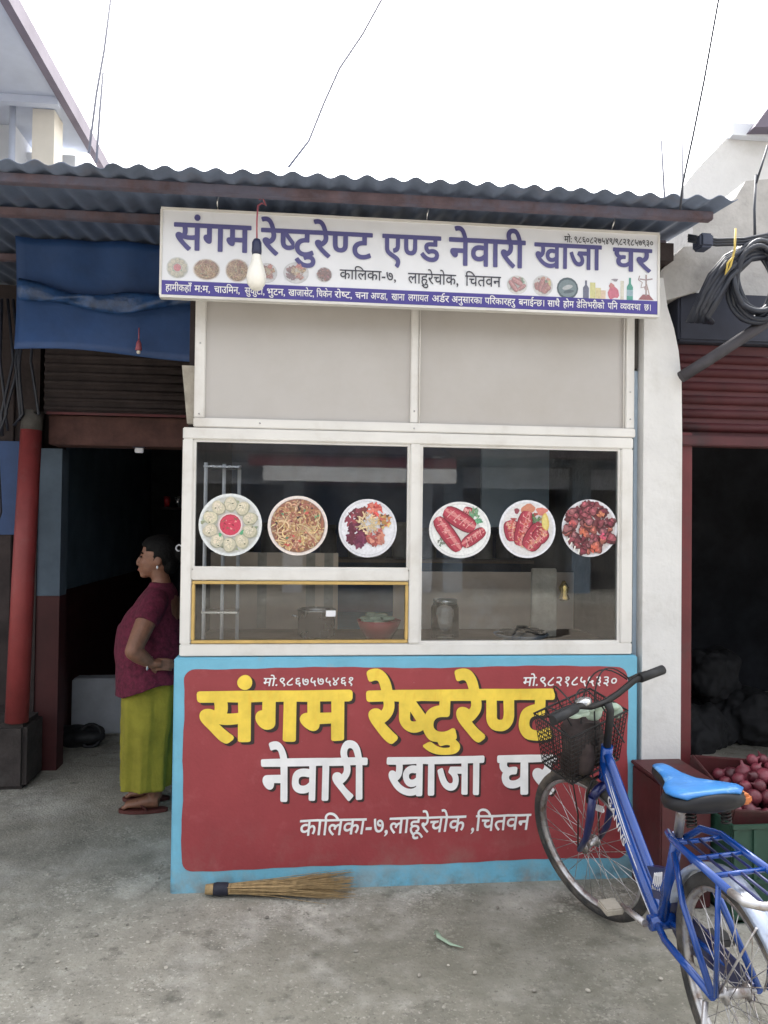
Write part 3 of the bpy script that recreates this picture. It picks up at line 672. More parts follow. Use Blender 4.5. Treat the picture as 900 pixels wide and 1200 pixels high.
def meat(p, r):
    plate(p, r, 1, (.68, .68, .72), (.55, .50, .50))
    for i in range(60):
        x, z = inr(.98*r); p.ell(x*.88, z*.88, .13*r, .10*r, U(0, 3), jit(random.choice([(.12, .03, .04), (.20, .05, .06), (.16, .04, .05)])), .2)
    for i in range(75):
        x, z = inr(.86*r); s_ = U(.10, .18)*r; c = random.choice([(.20, .05, .06), (.27, .07, .085), (.16, .03, .045), (.34, .10, .08), (.24, .09, .10)])
        p.ell(x, z, s_, s_*.8, U(0, 3), tuple(k*.35 for k in c), .15); p.ell(x-.01*r, z+.015*r, s_*.85, s_*.65, U(0, 3), jit(c), .15); p.ell(x-.02*r, z+.03*r, s_*.4, s_*.25, U(0, 3), jit(tuple(min(1, k*1.8) for k in c)), .2)
    for x, z, c in ((-.25, -.18, (.50, .14, .08)), (.15, -.70, (.55, .12, .08)), (.45, -.30, (.50, .08, .14)), (.38, .45, (.50, .18, .10)), (-.6, .15, (.48, .10, .10))):
        for i in range(7): u, v = inr(.12*r); p.ell(x*r+u, z*r+v, .06*r, .045*r, U(0, 3), jit(c, .3), .2)
    for k in range(4): a = R(205+k*12); p.strip([(.82*r*math.cos(a), .82*r*math.sin(a)), (.9*r*math.cos(a+.05), .9*r*math.sin(a+.05)), (.98*r*math.cos(a+.06), .98*r*math.sin(a+.06))], .05*r, (.74, .72, .66))
GS = 'round food picture stickers along the kiosk windows'
for (px, py, rpx, fn, lab) in ((270, 615, 37, momo, 'round sticker of pale steamed dumplings ringing a red sauce bowl'), (349, 616, 35, noodles, 'round sticker of fried noodles in a white rimmed bowl'),
        (431, 619, 34, mixed, 'round sticker of beaten rice with dark meat and salad heaps on white plate'), (539, 621, 36, sausages, 'round sticker of red sausages with green garnish on white plate'),
        (618, 620, 33, drumsticks, 'round sticker of roast chicken legs and lemon on white plate'), (691, 619, 32.5, meat, 'round sticker of dark red grilled meat chunks filling its plate')):
    c = at(px, py, 0); y = YF+.0165; r = (at(px+rpx, py, 0).x-c.x)*1.01
    # the sticker is on the pane, a hair behind the frame's face
    q = at(px, py, y); p = Pic(q.x, q.z, y); fn(p, r)
    o = p.build('food_sticker', M['print']); tag(o, lab, 'sticker', GS)

# ------------------------------------------------------------------ sign board
SY = -.12
SX0, SX1, SZ0, SZ1 = -.585, 1.457, 2.396, 2.742
sign = thing('sign_board', 'long white restaurant sign board with violet Devanagari title hung under the roof edge', 'sign', (.44, SY, 2.4))
MB().box(SX0, SX1, SY, SY+.025, SZ0, SZ1, .002).build('board', M['signwhite'], sign)
fb = MB()
for a, b, c, d in ((SX0-.004, SX1+.004, SZ0-.006, SZ0+.004), (SX0-.004, SX1+.004, SZ1-.004, SZ1+.006), (SX0-.006, SX0+.003, SZ0+.004, SZ1-.004), (SX1-.003, SX1+.006, SZ0+.004, SZ1-.004)): fb.box(a, b, SY-.005, SY+.03, c, d)
fb.build('edge_trim', M['alu'], sign)
MB().box(SX0+.003, SX1-.003, SY-.0025, SY+.001, SZ0+.006, SZ0+.062).build('blue_strip', M['signstrip'], sign)
def sign_px(mb, s, l_, r_, t, b_, y=SY-.003, **k):
    a = at(l_, t, SY); b = at(r_, t, SY); put_text(mb, s, a.x, b.x, at(l_, b_, SY).z, a.z, y, **k)
mb = MB()
for s, l_, r_, t, b_ in (('संगम', 204, 295, 261.5, 292), ('रेष्टुरेण्ट', 306, 437, 268, 298), ('एण्ड', 448, 517, 275, 304), ('नेवारी', 526, 616, 279, 310), ('खाजा', 626, 705, 285, 313), ('घर', 718, 764, 291, 317)):
    sign_px(mb, s, l_, r_, t, b_, off=.020)
mb.build('title_lettering', M['signblue'], sign)
mb = MB()
sign_px(mb, 'कालिका-७,', 398, 464, 316, 327, off=.004); sign_px(mb, 'लाहुरेचोक,', 478, 537, 320, 332, off=.004); sign_px(mb, 'चितवन', 545, 587, 323, 335, off=.004)
mb.build('address_lettering', M['signdark'], sign)
mb = MB()
sign_px(mb, 'मो: ९८६०८२७५४९/९८२१८५७९३०', 661, 765, 277, 284, off=.010); mb.build('phone_lettering', M['signdark'], sign)
mb = MB(); zb = SZ0+.020; zt = SZ0+.045
words = (('हामीकहाँ', 194, 226), ('म:म,', 229, 248), ('चाउमिन,', 253, 284), ('सुकुटी,', 290, 314), ('भुटन,', 317, 339), ('खाजासेट,', 343, 374), ('चिकेन', 377, 396), ('रोष्ट,', 399, 420), ('चना', 424, 440), ('अण्डा,', 443, 463), ('खाना', 468, 484),
         ('लगायत', 488, 513), ('अर्डर', 517, 538), ('अनुसारका', 541, 578), ('परिकारहरु', 581, 618), ('बनाईन्छ।', 622, 653), ('साथै', 657, 672), ('होम', 676, 689), ('डेलिभरीको', 692, 726), ('पनि', 730, 742), ('व्यवस्था', 745, 770), ('छ।', 774, 782))
for s, l_, r_ in words:
    k = (762-194)/(782-194); put_text(mb, s, at(194+(l_-194)*k, 345, SY).x, at(194+(r_-194)*k, 345, SY).x, zb, zt, SY-.0045, off=.012)
mb.build('strip_lettering', M['white'], sign)
def sign_pic(px, py, rpx, fn, sq=1):
    c = at(px, py, SY); p = Pic(0, 0, SY-.001); fn(p, (at(px+rpx, py, SY).x-c.x))
    p.v = [(x+c.x, y, z*sq+c.z) for x, y, z in p.v]; p.build('food_picture', M['print'], sign)
def pale(fn):
    def g(p, r):
        i = len(p.c); fn(p, r); p.c = [tuple(.55*a+.22 for a in c) if c else c for c in p.c]
    return g
sign_pic(208, 314, 13, pale(momo)); sign_pic(242, 316, 16, pale(noodles), .8); sign_pic(278, 317, 14, pale(noodles)); sign_pic(313, 320, 12, pale(mixed)); sign_pic(347, 320, 15, pale(mixed), .85); sign_pic(380, 322, 9, pale(meat))
sign_pic(606, 334, 12, pale(sausages)); sign_pic(636, 335, 12, pale(drumsticks)); sign_pic(665, 338, 12.5, lambda p, r: (p.ell(0, 0, r, r, 0, (.10, .13, .15)), p.ell(0, 0, r*.85, r*.8, 0, (.20, .25, .27)), p.ell(0, .1*r, r*.5, r*.2, .3, (.45, .47, .48)), p.ell(.1*r, -.3*r, r*.5, r*.15, .2, (.12, .15, .17))))
def bottles(p, r):
    def bt(x, h, w, c, neck=.35):
        p.poly([((x-w)*r, -r), ((x+w)*r, -r), ((x+w)*r, (-1+2*h*.6)*r), ((x+w*neck)*r, (-1+2*h*.75)*r), ((x+w*neck)*r, (-1+2*h)*r), ((x-w*neck)*r, (-1+2*h)*r), ((x-w*neck)*r, (-1+2*h*.75)*r), ((x-w)*r, (-1+2*h*.6)*r)], c)
    bt(-2.1, .8, .26, (.16, .17, .24)); bt(-1.5, .72, .24, (.60, .58, .30), 1); bt(-1.0, .5, .24, (.62, .55, .32), 1); bt(-.55, .4, .22, (.66, .52, .40), 1)
    p.ell(.35*r, -.35*r, .5*r, .6*r, 0, (.55, .18, .24), .15); p.ell(.2*r, .25*r, .25*r, .2*r, 0, (.50, .22, .22), .2); p.ell(.5*r, .75*r, .28*r, .12*r, 0, (.30, .28, .32), .2)
    bt(1.15, .85, .16, (.62, .60, .52), 1); bt(1.85, 1, .28, (.10, .32, .26)); p.poly([(1.57*r, -.6*r), (2.13*r, -.6*r), (2.13*r, -.05*r), (1.57*r, -.05*r)], (.30, .42, .48))
sign_pic(714, 338, 13, bottles)
def hookah(p, r):
    p.poly([(-.6*r, -r), (.6*r, -r), (.25*r, -.6*r), (-.25*r, -.6*r)], (.32, .14, .15)); p.strip([(0, -.7*r), (0, 0), (0, .9*r)], .12*r, (.35, .28, .28)); p.strip([(-.5*r, .55*r), (0, .5*r), (.5*r, .6*r)], .1*r, (.35, .28, .30)); p.ell(0, -.1*r, .14*r, .2*r, 0, (.45, .35, .36))
    p.strip([(0, 0), (-.4*r, -.1*r), (-.3*r, .3*r), (-.6*r, .5*r), (-.5*r, .8*r)], .08*r, (.38, .30, .30)); p.strip([(0, .3*r), (.15*r, -.2*r), (.25*r, -.6*r)], .08*r, (.4, .32, .3))
sign_pic(757, 336, 15, hookah)
for px in (255, 500, 717):
    a = at(px, 258, SY); MB().tube([(a.x, SY+.01, SZ1), (a.x, SY-.02, SZ1+.03), (a.x+.01, SY-.02, SZ1+.07)], .003, 6).build('hanging_wire', M['steel'], sign)

# bulb hanging before the sign
bx, by = -.205, -.25
t = thing('light_bulb', 'unlit white bulb in a navy holder hanging before the sign board', 'light bulb', (bx, by, 2.4))
MB().lathe([(.012, .07), (.014, .055), (.020, .02), (.033, -.02), (.038, -.045), (.034, -.072), (.02, -.092), (.002, -.098)], (bx, by, 2.49)).build('bulb', M['bulb'], t)
MB().lathe([(.002, .05), (.012, .048), (.018, .035), (.019, 0), (.017, -.012), (.002, -.014)], (bx, by, 2.542)).build('holder', M['holder'], t)
MB().tube([(bx, by, 2.59), (bx-.001, by, 2.66), (bx+.002, by, 2.72), (bx+.015, by+.01, 2.735), (bx+.03, by+.03, 2.735), (bx+.02, by, 2.75), (bx+.005, by, 2.745)], .0035, 6).build('cable', M['redwire'], t)

# ------------------------------------------------------------------ corrugated roof
roof = thing('corrugated_roof', 'weathered grey corrugated sheet roof over the kiosk and doorway', 'roof', (-.5, .5, 2.8))
mb = MB(); RX0, RX1 = -4.2, 1.64; PIT = .091; nX = int((RX1-RX0)/PIT*8); RY0, RY1 = -.40, 2.6
def rz(x, y): return 2.779+.09*(y-RY0)/1.0+.009*math.sin(2*math.pi*x/PIT)+.005*math.sin(x*2.1)+.004*math.sin(x*.9+1)+.0022*math.sin(x*37)*math.sin(x*5.3)
vs = []; rows = (RY0, RY0+.4, RY0+1.2, RY1)
for dz in (0, -.003):
    for y in rows:
        for i in range(nX+1):
            x = RX0+(RX1-RX0)*i/nX; yy = y+(.012*math.sin(math.floor(x/.73)*2.7) if y == RY0 else 0); vs.append((x, yy, rz(x, yy)+dz))
N = nX+1; fs = []
for j in range(3):
    for i in range(nX):
        a = j*N+i; fs.append((a, a+1, a+N+1, a+N)); b = a+4*N; fs.append((b, b+N, b+N+1, b+1))
for i in range(nX): fs.append((i, i+4*N, i+1+4*N, i+1))
mb.add(vs, fs, True); mb.build('roof_sheet', M['roof'], roof, fix=False)
for k in range(9):
    x = PIT*(.25+round((-2.6+.48*k)/PIT)); MB().lathe([(.001, .012), (.006, .010), (.011, .002), (.011, -.004)], (x, -.30+.02*(k%2), rz(x, -.30)+.003), 8).build('roof_nail', M['rust_haze'], roof)
for y, zz in ((-.285, 2.774), (.12, 2.808), (.9, 2.876)):
    MB().box(RX0, 1.60, y-.02, y+.02, zz-.035, zz-.002, .003).build('purlin', M['rust_haze'], roof)
MB().box(1.50, 1.56, -.05, 2.4, 2.66, 2.735).build('rafter', M['darkwood'], roof)

# ------------------------------------------------------------------ left side: tarp, doorway, walls
mb = MB(); nx_, nz_ = 40, 14; vs = []
A, B = (-1.385, .55), (.2, .62)
for j in range(nz_+1):
    for i in range(nx_+1):
        u, v = i/nx_, j/nz_; x = A[0]+(B[0]-A[0])*u; y = A[1]+(B[1]-A[1])*u
        y += .012*math.sin(x*9+v*2)+.01*math.sin(x*23)*(1-v)+.02*math.sin(v*3)
        vs.append((x, y, 2.845-(.845-.30)*v*1.0+.02*math.sin(x*4)*v))
mb.add(vs, [(j*(nx_+1)+i, j*(nx_+1)+i+1, (j+1)*(nx_+1)+i+1, (j+1)*(nx_+1)+i) for j in range(nz_) for i in range(nx_)], True)
o = mb.build('tarpaulin', M['tarp'], fix=False); sm = o.modifiers.new('s', 'SOLIDIFY'); sm.thickness = .003
tag(o, 'blue tarpaulin hung under the roof above the left doorway', 'tarpaulin')

front = thing('doorway_front', 'dark shop front at left with old beam and rolled shutter box over the door', 'shop front', (-1.1, 1.5, 0))
MB().box(-1.50, -.47, 1.42, 1.60, 1.95, 2.12, .006).build('beam', M['beam'], front)
mb = MB(); mb.box(-1.52, -.47, 1.40, 1.75, 2.125, 2.9)
for k in range(8): mb.tube([(-1.52, 1.40, 2.16+.05*k), (-.47, 1.40, 2.16+.05*k)], .014, 6)
mb.build('shutter_box', M['darkwood'], front)
MB().box(-1.50, -.47, 1.38, 1.40, 2.121, 2.135).build('shutter_lip', M['maroon'], front)
room = thing('back_room', 'dark room behind the left doorway with grey blue upper wall and maroon dado', 'room', (-1, 3, 0))
MB().box(-1.80, -1.66, 1.77, 5.2, 1.03, 2.6).build('upper_wall', M['greyblue'], room)
MB().box(-1.80, -1.655, 1.77, 5.2, 0, 1.028).build('dado', M['dado'], room)
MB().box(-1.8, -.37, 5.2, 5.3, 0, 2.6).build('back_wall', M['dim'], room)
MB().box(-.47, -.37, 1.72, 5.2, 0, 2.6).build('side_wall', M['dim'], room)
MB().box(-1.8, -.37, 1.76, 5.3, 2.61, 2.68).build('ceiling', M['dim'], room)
tag(MB().box(-1.64, -.475, 2.44, 2.60, 0, .39, .012).build('white_step', M['stepwhite']), 'low whitewashed step across the dark room behind the woman', 'step')
t = thing('wall_shelf', 'dim shelf with cups at the back of the dark room', 'shelf', (-.95, 3.6, 1.5))
MB().box(-1.25, -.6, 3.5, 3.7, 1.62, 1.64).build('board', M['darkwood'], t)
for k in range(7):
    x = -1.2+.09*k; MB().lathe([(.02, 0), (.03, .05), (.028, .09), (.01, .09)], (x, 3.56, 1.641), 12).build('cup', M['steel'] if k % 3 else M['redplastic'], t)
t = thing('room_lamp', 'small unlit tube holder under the beam of the left doorway', 'lamp', (-.98, 1.5, 1.93))
MB().box(-1.02, -.97, 1.46, 1.48, 1.915, 1.945, .004).build('fitting', M['decal'], t)
MB().box(-1.03, -.96, 1.45, 1.49, 1.945, 1.949).build('base', M['holder'], t)
post = thing('red_post', 'round red painted post beside the left doorway on a grey plinth', 'post', (-1.6, 1.35, 0))
MB().tube([(-1.612, 1.33, .372), (-1.592, 1.33, 1.2), (-1.565, 1.33, 2.02)], [.062, .060, .057], 20).build('shaft', M['redpost'], post)
MB().tube([(-1.565, 1.33, 2.02), (-1.558, 1.33, 2.13)], [.057, .056], 20).build('bare_top', M['grime'], post)
mb = MB(); mb.box(-1.86, -1.545, 1.28, 1.58, 0, .37, .025); mb.build('plinth', M['plinth'], post)
lw = thing('left_shop_wall', 'dark brown boarded wall at the far left edge beside the red post', 'wall', (-2.4, 1.6, 0))
MB().box(-4.4, -1.52, 1.765, 1.82, 1.95, 2.95).build('light_gap_boarding', M['darkwood'], lw)  # added up to the roof to shut out light from behind
MB().box(-4.4, -1.62, 1.62, 1.72, 0, 2.93).build('boarding', M['darkwood'], lw)  # raised to the roof to close the light gap
for k in range(7): MB().box(-4.4+.39*k, -4.1+.39*k, 1.60, 1.62, .40, 2.6, .004).build('plank', M['darkwood'], lw)
MB().box(-2.6, -1.70, 1.585, 1.60, 1.42, 1.98).build('blue_sheet', M['tarp'], lw)
MB().box(-4.4, -1.87, 1.32, 1.60, 0, .30, .01).build('ledge', M['plinth'], lw)
MB().box(-1.62, -1.485, 1.63, 1.76, 1.052, 1.945).build('wall_end', M['wallend'], lw)
MB().box(-1.62, -1.485, 1.63, 1.76, 0, 1.05).build('wall_end_dado', M['dado'], lw)
mb = MB()
for k in range(7):
    x = -1.72+.03*k; mb.tube([(x, 1.28, 2.75), (x+.05*math.sin(k), 1.27, 2.4), (x+.04*math.cos(k*2), 1.27, 2.1), (x-.02, 1.3, 1.95+.03*k)], .008, 6)
tag(mb.build('hanging_wires', M['cable']), 'tangle of black wires hanging by the top of the red post', 'wires')
tag(MB().tube([(-1.72, 1.22, 1.9), (-1.715, 1.22, 1.6), (-1.70, 1.215, 1.45), (-1.68, 1.22, 1.55), (-1.69, 1.22, 1.7), (-1.70, 1.22, 1.86)], .008, 6).build('rope_loop', M['cable']), 'dark rope loop hanging on the left side of red post', 'rope')
t = thing('tarp_pendant', 'small red and cream bell tassel hanging below the blue tarpaulin', 'pendant', (-.85, .5, 2.3))
MB().tube([(-.80, .5, 2.42), (-.80, .5, 2.36)], .003, 6).build('string', M['redwire'], t)
MB().lathe([(.004, .05), (.012, .03), (.016, 0), (.004, -.002)], (-.80, .5, 2.315), 12).build('tassel', M['redwire'], t)
MB().ball((-.80, .5, 2.305), .010, seg=8).build('bead', M['cream'], t)
mb = MB()
for k in range(14): mb.ball((-1.52+random.uniform(-.13, .10), 2.2+random.uniform(-.08, .08), .05+random.uniform(-.02, .03)), .10, .08, .05, 10)
sack = remesh(mb, 'black_bag', M['black'], None, .012, 4); tag(sack, 'crumpled black bag lying by the white step', 'bag')
tag(MB().tube([(-1.42+.07*math.cos(a), 2.12+.02*math.sin(a), .075+.07*math.sin(a)) for a in [i*.35 for i in range(18)]], .012, 8, True).build('rubber_loop', M['black']), 'black rubber loop standing beside the crumpled bag', 'loop')
mb = MB(); vs = []
for j in range(7):
    for i in range(31):
        u, v = i/30, j/6; x = -1.36+.82*u; vs.append((x, .535+.016*math.sin(v*3.14+.5)*-1+.006*math.sin(x*31+v*5), 2.63-.05*math.sin(u*3.0)-.075*v+.012*math.sin(x*13+v*4)))
mb.add(vs, [(j*31+i, j*31+i+1, (j+1)*31+i+1, (j+1)*31+i) for j in range(6) for i in range(30)], True)
o = mb.build('tarp_sheen_fold', mat('shiny_tarp_blue', (.022, .068, .19), .3, 0, .4, 14, .6, 30), fix=False); o.modifiers.new('s', 'SOLIDIFY').thickness = .002  # separate glossy strip stands in for the sheen on the tarp's fold
tag(o, 'crinkled shiny fold added across the blue tarpaulin as its sheen', 'tarpaulin fold')
# beige pipe cover beside the kiosk
a = at(218, 425, .12); b = at(224, 495, .12)
tag(MB().prism([(-.532, 2.165), (-.474, 2.165), (-.474, 1.92), (-.507, 1.92)], .085, .125).build('cover_board', M['brickpale']), 'narrow tapered beige board behind the upper left frame corner', 'board')

# ------------------------------------------------------------------ right pillar and shop
pil = thing('white_pillar', 'white plastered pillar with stained top right of the kiosk', 'pillar', (1.54, .1, 0))
PX0, PX1 = 1.452, 1.628
cur = [(PX1, 0), (PX1, 1.9), (PX1-.004, 2.15), (PX1-.018, 2.28), (PX1-.04, 2.38), (PX1-.07, 2.47), (PX1-.09, 2.60), (PX0, 2.60), (PX0, 0)]
MB().prism(cur, .0, .45).build('shaft', M['plaster'], pil)
MB().box(1.4335, 1.451, .06, .3, 0, 2.2).build('blue_side', M['plasterblue'], pil)
MB().box(1.4335, 1.451, .055, .3, 2.21, 2.60).build('bare_side', M['grime'], pil)
con = thing('concrete_beam', 'pale slanting raw concrete haunch above the white pillar', 'beam', (1.7, .2, 2.5))
def pxpoly(pts, Y): return [(at(x, y, Y).x, at(x, y, Y).z) for x, y in pts]
MB().prism(pxpoly([(774, 354), (774, 318), (801, 289), (860, 287), (846, 308), (818, 341)], .02), .02, .6).build('haunch', M['concrete'], con)
MB().prism(pxpoly([(818, 243), (846, 243), (862, 232), (874, 212), (960, 205), (960, 365), (812, 365), (812, 250)], .62), .62, .9).build('parapet', M['concrete'], con)
shop = thing('right_shop', 'dark open shop at right with maroon frame and rolling shutter', 'shop', (2.6, .3, 0))
MB().box(1.6285, 1.697, .04, .14, 0, 1.93, .004).build('jamb', M['maroon'], shop)
mb = MB(); mb.box(1.63, 4.6, .10, .16, 1.895, 2.335)
k = 0; z = 1.90
while z < 2.33:
    mb.tube([(1.66, .10, z), (4.6, .10, z)], .022, 6); z += .062
mb.build('rolling_shutter', M['shutter'], shop)
MB().box(1.6285, 4.6, .02, .098, 1.87, 1.915, .005).build('shutter_rail', M['shutter'], shop)
MB().box(1.635, 4.6, .05, .5, 2.34, 2.56, .01).build('shutter_hood', mat('dark_slate_hood', (.045, .05, .075), .7, .2, .2, 4), shop)
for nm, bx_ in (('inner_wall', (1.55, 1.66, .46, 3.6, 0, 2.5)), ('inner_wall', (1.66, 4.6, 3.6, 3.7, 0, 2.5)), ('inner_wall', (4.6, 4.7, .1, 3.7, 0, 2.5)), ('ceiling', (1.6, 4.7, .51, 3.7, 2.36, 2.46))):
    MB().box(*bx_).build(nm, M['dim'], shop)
t = tag(MB().tube([at(798, 442, -.05), at(830, 422, -.07), at(925, 360, -.10)], [.026, .026, .026], 10).build('angled_strut', mat('grey_strut', (.055, .05, .058), .7, .2, .2, 8)), 'grey slanting strut below the black cable coil at right', 'strut')
GSK = 'dark sacks piled inside the right shop'
mb = MB()
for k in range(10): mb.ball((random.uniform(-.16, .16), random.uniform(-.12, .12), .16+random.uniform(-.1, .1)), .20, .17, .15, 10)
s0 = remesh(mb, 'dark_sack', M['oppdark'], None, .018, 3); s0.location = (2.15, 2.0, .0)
from mathutils import noise as NZ
def displace(me, fn):
    ns = [v.normal.copy() for v in me.vertices]
    for v, n_ in zip(me.vertices, ns): v.co = fn(v.co.copy(), n_)
displace(s0.data, lambda c, n_: c+n_*(.035*NZ.noise(c*9)+.02*NZ.noise(c*23)))
tag(s0, 'dark filled sack in the pile inside the right shop', 'sack', GSK)
for x, y, z, s_ in ((2.6, 1.95, 0, 1.0), (3.05, 2.05, 0, 1.05), (2.45, 2.2, .30, .9), (2.9, 2.2, .30, .95)):
    c = s0.copy(); COL.objects.link(c); c.location = (x, y, z); c.scale = (s_, s_, s_); c.rotation_euler = (0, 0, x*7)

# cable coil, wires
coil = thing('cable_coil', 'thick coil of black cable hanging high at the right edge', 'cable coil', (1.9, -.1, 2.58))
mb = MB()
for k in range(9):
    r1, r2 = .098+.012*random.uniform(-1.5, 2), .145+.014*random.uniform(-1.5, 2); ox, oz, oy = random.uniform(-.025, .025), random.uniform(-.02, .02), random.uniform(-.03, .03)
    mb.tube([(1.905+ox+r1*math.cos(a), -.12+oy+.02*math.sin(a*2+k), 2.565+oz+r2*math.sin(a)) for a in [2*math.pi*i/40 for i in range(40)]], .011, 8, True)
mb.build('loops', M['cable'], coil)
mb = MB()
for k in range(13):
    d = .012*k
    mb.tube([at(806+d*200, 378, -.06-.004*(k%4)), at(818+k, 352+1.6*k, -.09-.008*(k%3)), at(832+.9*k, 322+2.4*k, -.11-.01*(k%2)), at(850+.5*k, 301+2.2*k, -.12-.008*(k%4)), at(880, 286+1.5*k, -.11-.01*(k%3)), at(925, 274+2*k, -.1)], .011, 8)
mb.build('lead_in_cables', M['cable'], coil)
mb = MB()
for k in range(3): mb.tube([at(806, 276+3*k, -.1), at(840, 281+3*k, -.14), at(872, 280+3*k, -.12), at(930, 268+3*k, -.1)], .007, 6)
mb.tube([at(886, 205, -.05), at(884, 245, -.08), at(885, 290, -.1)], .006, 6); mb.tube([at(900, 170, -.05), at(886, 215, -.06)], .005, 6)
mb.build('crossing_wires', M['cable'], coil)
tag(MB().tube([at(862, 268, -.16), at(861, 292, -.17), at(856, 312, -.17), at(850, 322, -.17), at(853, 308, -.17), at(860, 300, -.17)], .0045, 6).build('yellow_wire', M['yellowwire']), 'yellow wire loop dangling left of the black cable coil', 'wire')
tag(MB().box(1.63, 1.69, -.15, -.07, 2.69, 2.75, .01).build('junction_box', mat('grey_blue_box', (.05, .06, .10), .6, 0, .1, 8)), 'small grey blue box under the right roof corner', 'box')

# wires to the sky and rods
def wire(px, lab, r=.003, m='cable', nm='overhead_wire'):
    tag(MB().tube([at(x, y, Y) for x, y, Y in px], r, 6).build(nm, M[m]), lab, 'wire')
wire([(797, 246, -.42), (800, 215, -.42), (812, 160, -.42), (825, 95, -.42), (842, 0, -.42), (850, -60, -.42)], 'dark wire rising from the right end of the roof into the sky', .0042)
M['wire'] = mat('grey_sky_wire', (.26, .26, .30), .6, 0, .1, 8)
wire([(338, 196, .5), (362, 165, .5), (380, 120, .5), (398, 80, .5), (425, 40, .5), (447, 0, .5), (465, -30, .5)], 'thin pale curved wire rising above the middle of the roof', .006, 'wire')
wire([(104, 180, 2.0), (113, 110, 2.0), (122, 60, 2.0), (131, -10, 2.0)], 'thin pale wire rising beside the left house roof', .008, 'wire')
wire([(113, 190, 2.0), (117, 130, 2.0), (121, 85, 2.0)], 'short thin wire right of the left house eave', .008, 'wire')
wire([(779, 236, .3), (775, 165, .3)], 'left one of two thin rods above the right roof end', .005, 'wire', 'thin_rod')
wire([(800, 232, .3), (800, 160, .3)], 'right one of two thin rods above the right roof end', .004, 'wire', 'thin_rod')

# ------------------------------------------------------------------ houses behind
h = thing('gabled_house', 'tall pale house with wide blue grey eave behind the roof at upper left', 'house', (-4, 6, 0))
EX, EZ = -2.32, 5.39
MB().box(-9, EX, 2.2, 5.1, EZ, EZ+.05).build('soffit', M['soffit'], h)
MB().box(EX, EX+.07, 2.2, 6.3, EZ-.03, EZ+.12).build('fascia', M['eave'], h)
MB().box(-9, EX-.001, 4.02, 4.1, EZ-.07, EZ-.001).build('edge_beam', M['soffit'], h)
MB().box(-9, -2.9, 4.6, 10, 0, EZ-.002).build('wall', M['housewall'], h)
MB().box(-2.9, -2.42, 4.9, 10, 0, EZ-.12).build('side_wall', M['housewall'], h)
MB().box(-2.62, -2.42, 4.25, 4.5, 2.5, EZ-.003).build('column', M['cream'], h)
MB().box(-3.15, -3.0, 4.25, 4.45, 2.5, EZ-.003).build('column', M['oppsign'], h)
MB().tube([(-2.78, 4.2, 2.6), (-2.78, 4.2, EZ-.02)], .03, 8).build('drainpipe', M['soffit'], h)
MB().tube([(-3.0, 4.1, 4.95), (-2.8, 4.15, 4.6)], .015, 6).build('brace', M['soffit'], h)
h = thing('white_house', 'white plastered house wall with dark roof corner at upper right', 'house', (3.2, 1.8, 0))
MB().prism(pxpoly([(796, 300), (798, 222), (815, 200), (862, 151), (866, 148), (990, 148), (990, 300)], 1.5), 1.5, 5).build('wall', M['plaster'], h)
MB().prism(pxpoly([(884, 149), (902, 124), (1000, 60), (1000, 149)], 1.35), 1.35, 5.2).build('roof', M['eave'], h)
MB().box(at(858, 148, 1.45).x, 4.5, 1.44, 1.498, 4.04, 4.12).build('coping', M['housewall'], h)

# across the street, mirrored in the windows
def opp(x0, x1, hgt, wallm, lab, nb, band):
    b = thing('street_shop', lab, 'building', ((x0+x1)/2, -14, 0))
    mb = MB(); w = (x1-x0)/nb
    for k in range(nb+1): x = x0+k*w; mb.box(x-.22, x+.22, -14.3, -13.9, 0, 2.9)
    mb.box(x0-.22, x1+.22, -14.4, -13.95, 2.9, hgt); mb.box(x0, x1, -18, -17.9, 0, 2.9); mb.box(x0-.22, x0, -17.9, -14.3, 0, 2.9); mb.box(x1, x1+.22, -17.9, -14.3, 0, 2.9)
    mb.box(x0, x1, -17.9, -14.4, 2.9, 3.0)
    mb.build('wall', wallm, b)
    for k in range(nb):
        x = x0+k*w+.22; MB().box(x, x+w-.44, -15.2, -15.1, 0, 2.88).build('shade_panel', M['oppdark'], b)  # near-black panel stands in for the shade inside the shop
        MB().box(x, x+w-.44, -14.2, -14.1, 2.4, 2.88).build('rolled_shutter', M['maroon'] if band and k % 2 else M['soffit'], b)
        MB().box(x+.4, x+w-.84, -13.94, -13.9, 4.0, 5.4).build('window', M['oppdark'], b)
    MB().add([(x0-.3, -13.9, 3.3), (x1+.3, -13.9, 3.3), (x1+.3, -12.5, 2.95), (x0-.3, -12.5, 2.95), (x0-.3, -13.9, 3.34), (x1+.3, -13.9, 3.34), (x1+.3, -12.5, 2.99), (x0-.3, -12.5, 2.99)],
             [(0, 1, 2, 3), (7, 6, 5, 4), (0, 4, 5, 1), (1, 5, 6, 2), (2, 6, 7, 3), (3, 7, 4, 0)]).build('awning', M['darkwood'], b)
    if band:
        MB().box(x1-3.5, x1+.5, -12.62, -12.55, 2.40, 2.70).build('shop_board', M['oppsign'], b)
        MB().box(x1-3.8, x1+.5, -12.62, -12.56, 2.705, 2.93).build('board_band', M['maroon'], b)
    return b
opp(-9, 2.6, 6.6, M['oppwall'], 'grey street building with maroon banded board, mirrored in the left window panes', 4, True)
opp(3.3, 12.3, 6.0, M['greyblue'], 'blue grey street building with plain awning, mirrored in the right window pane', 3, False)

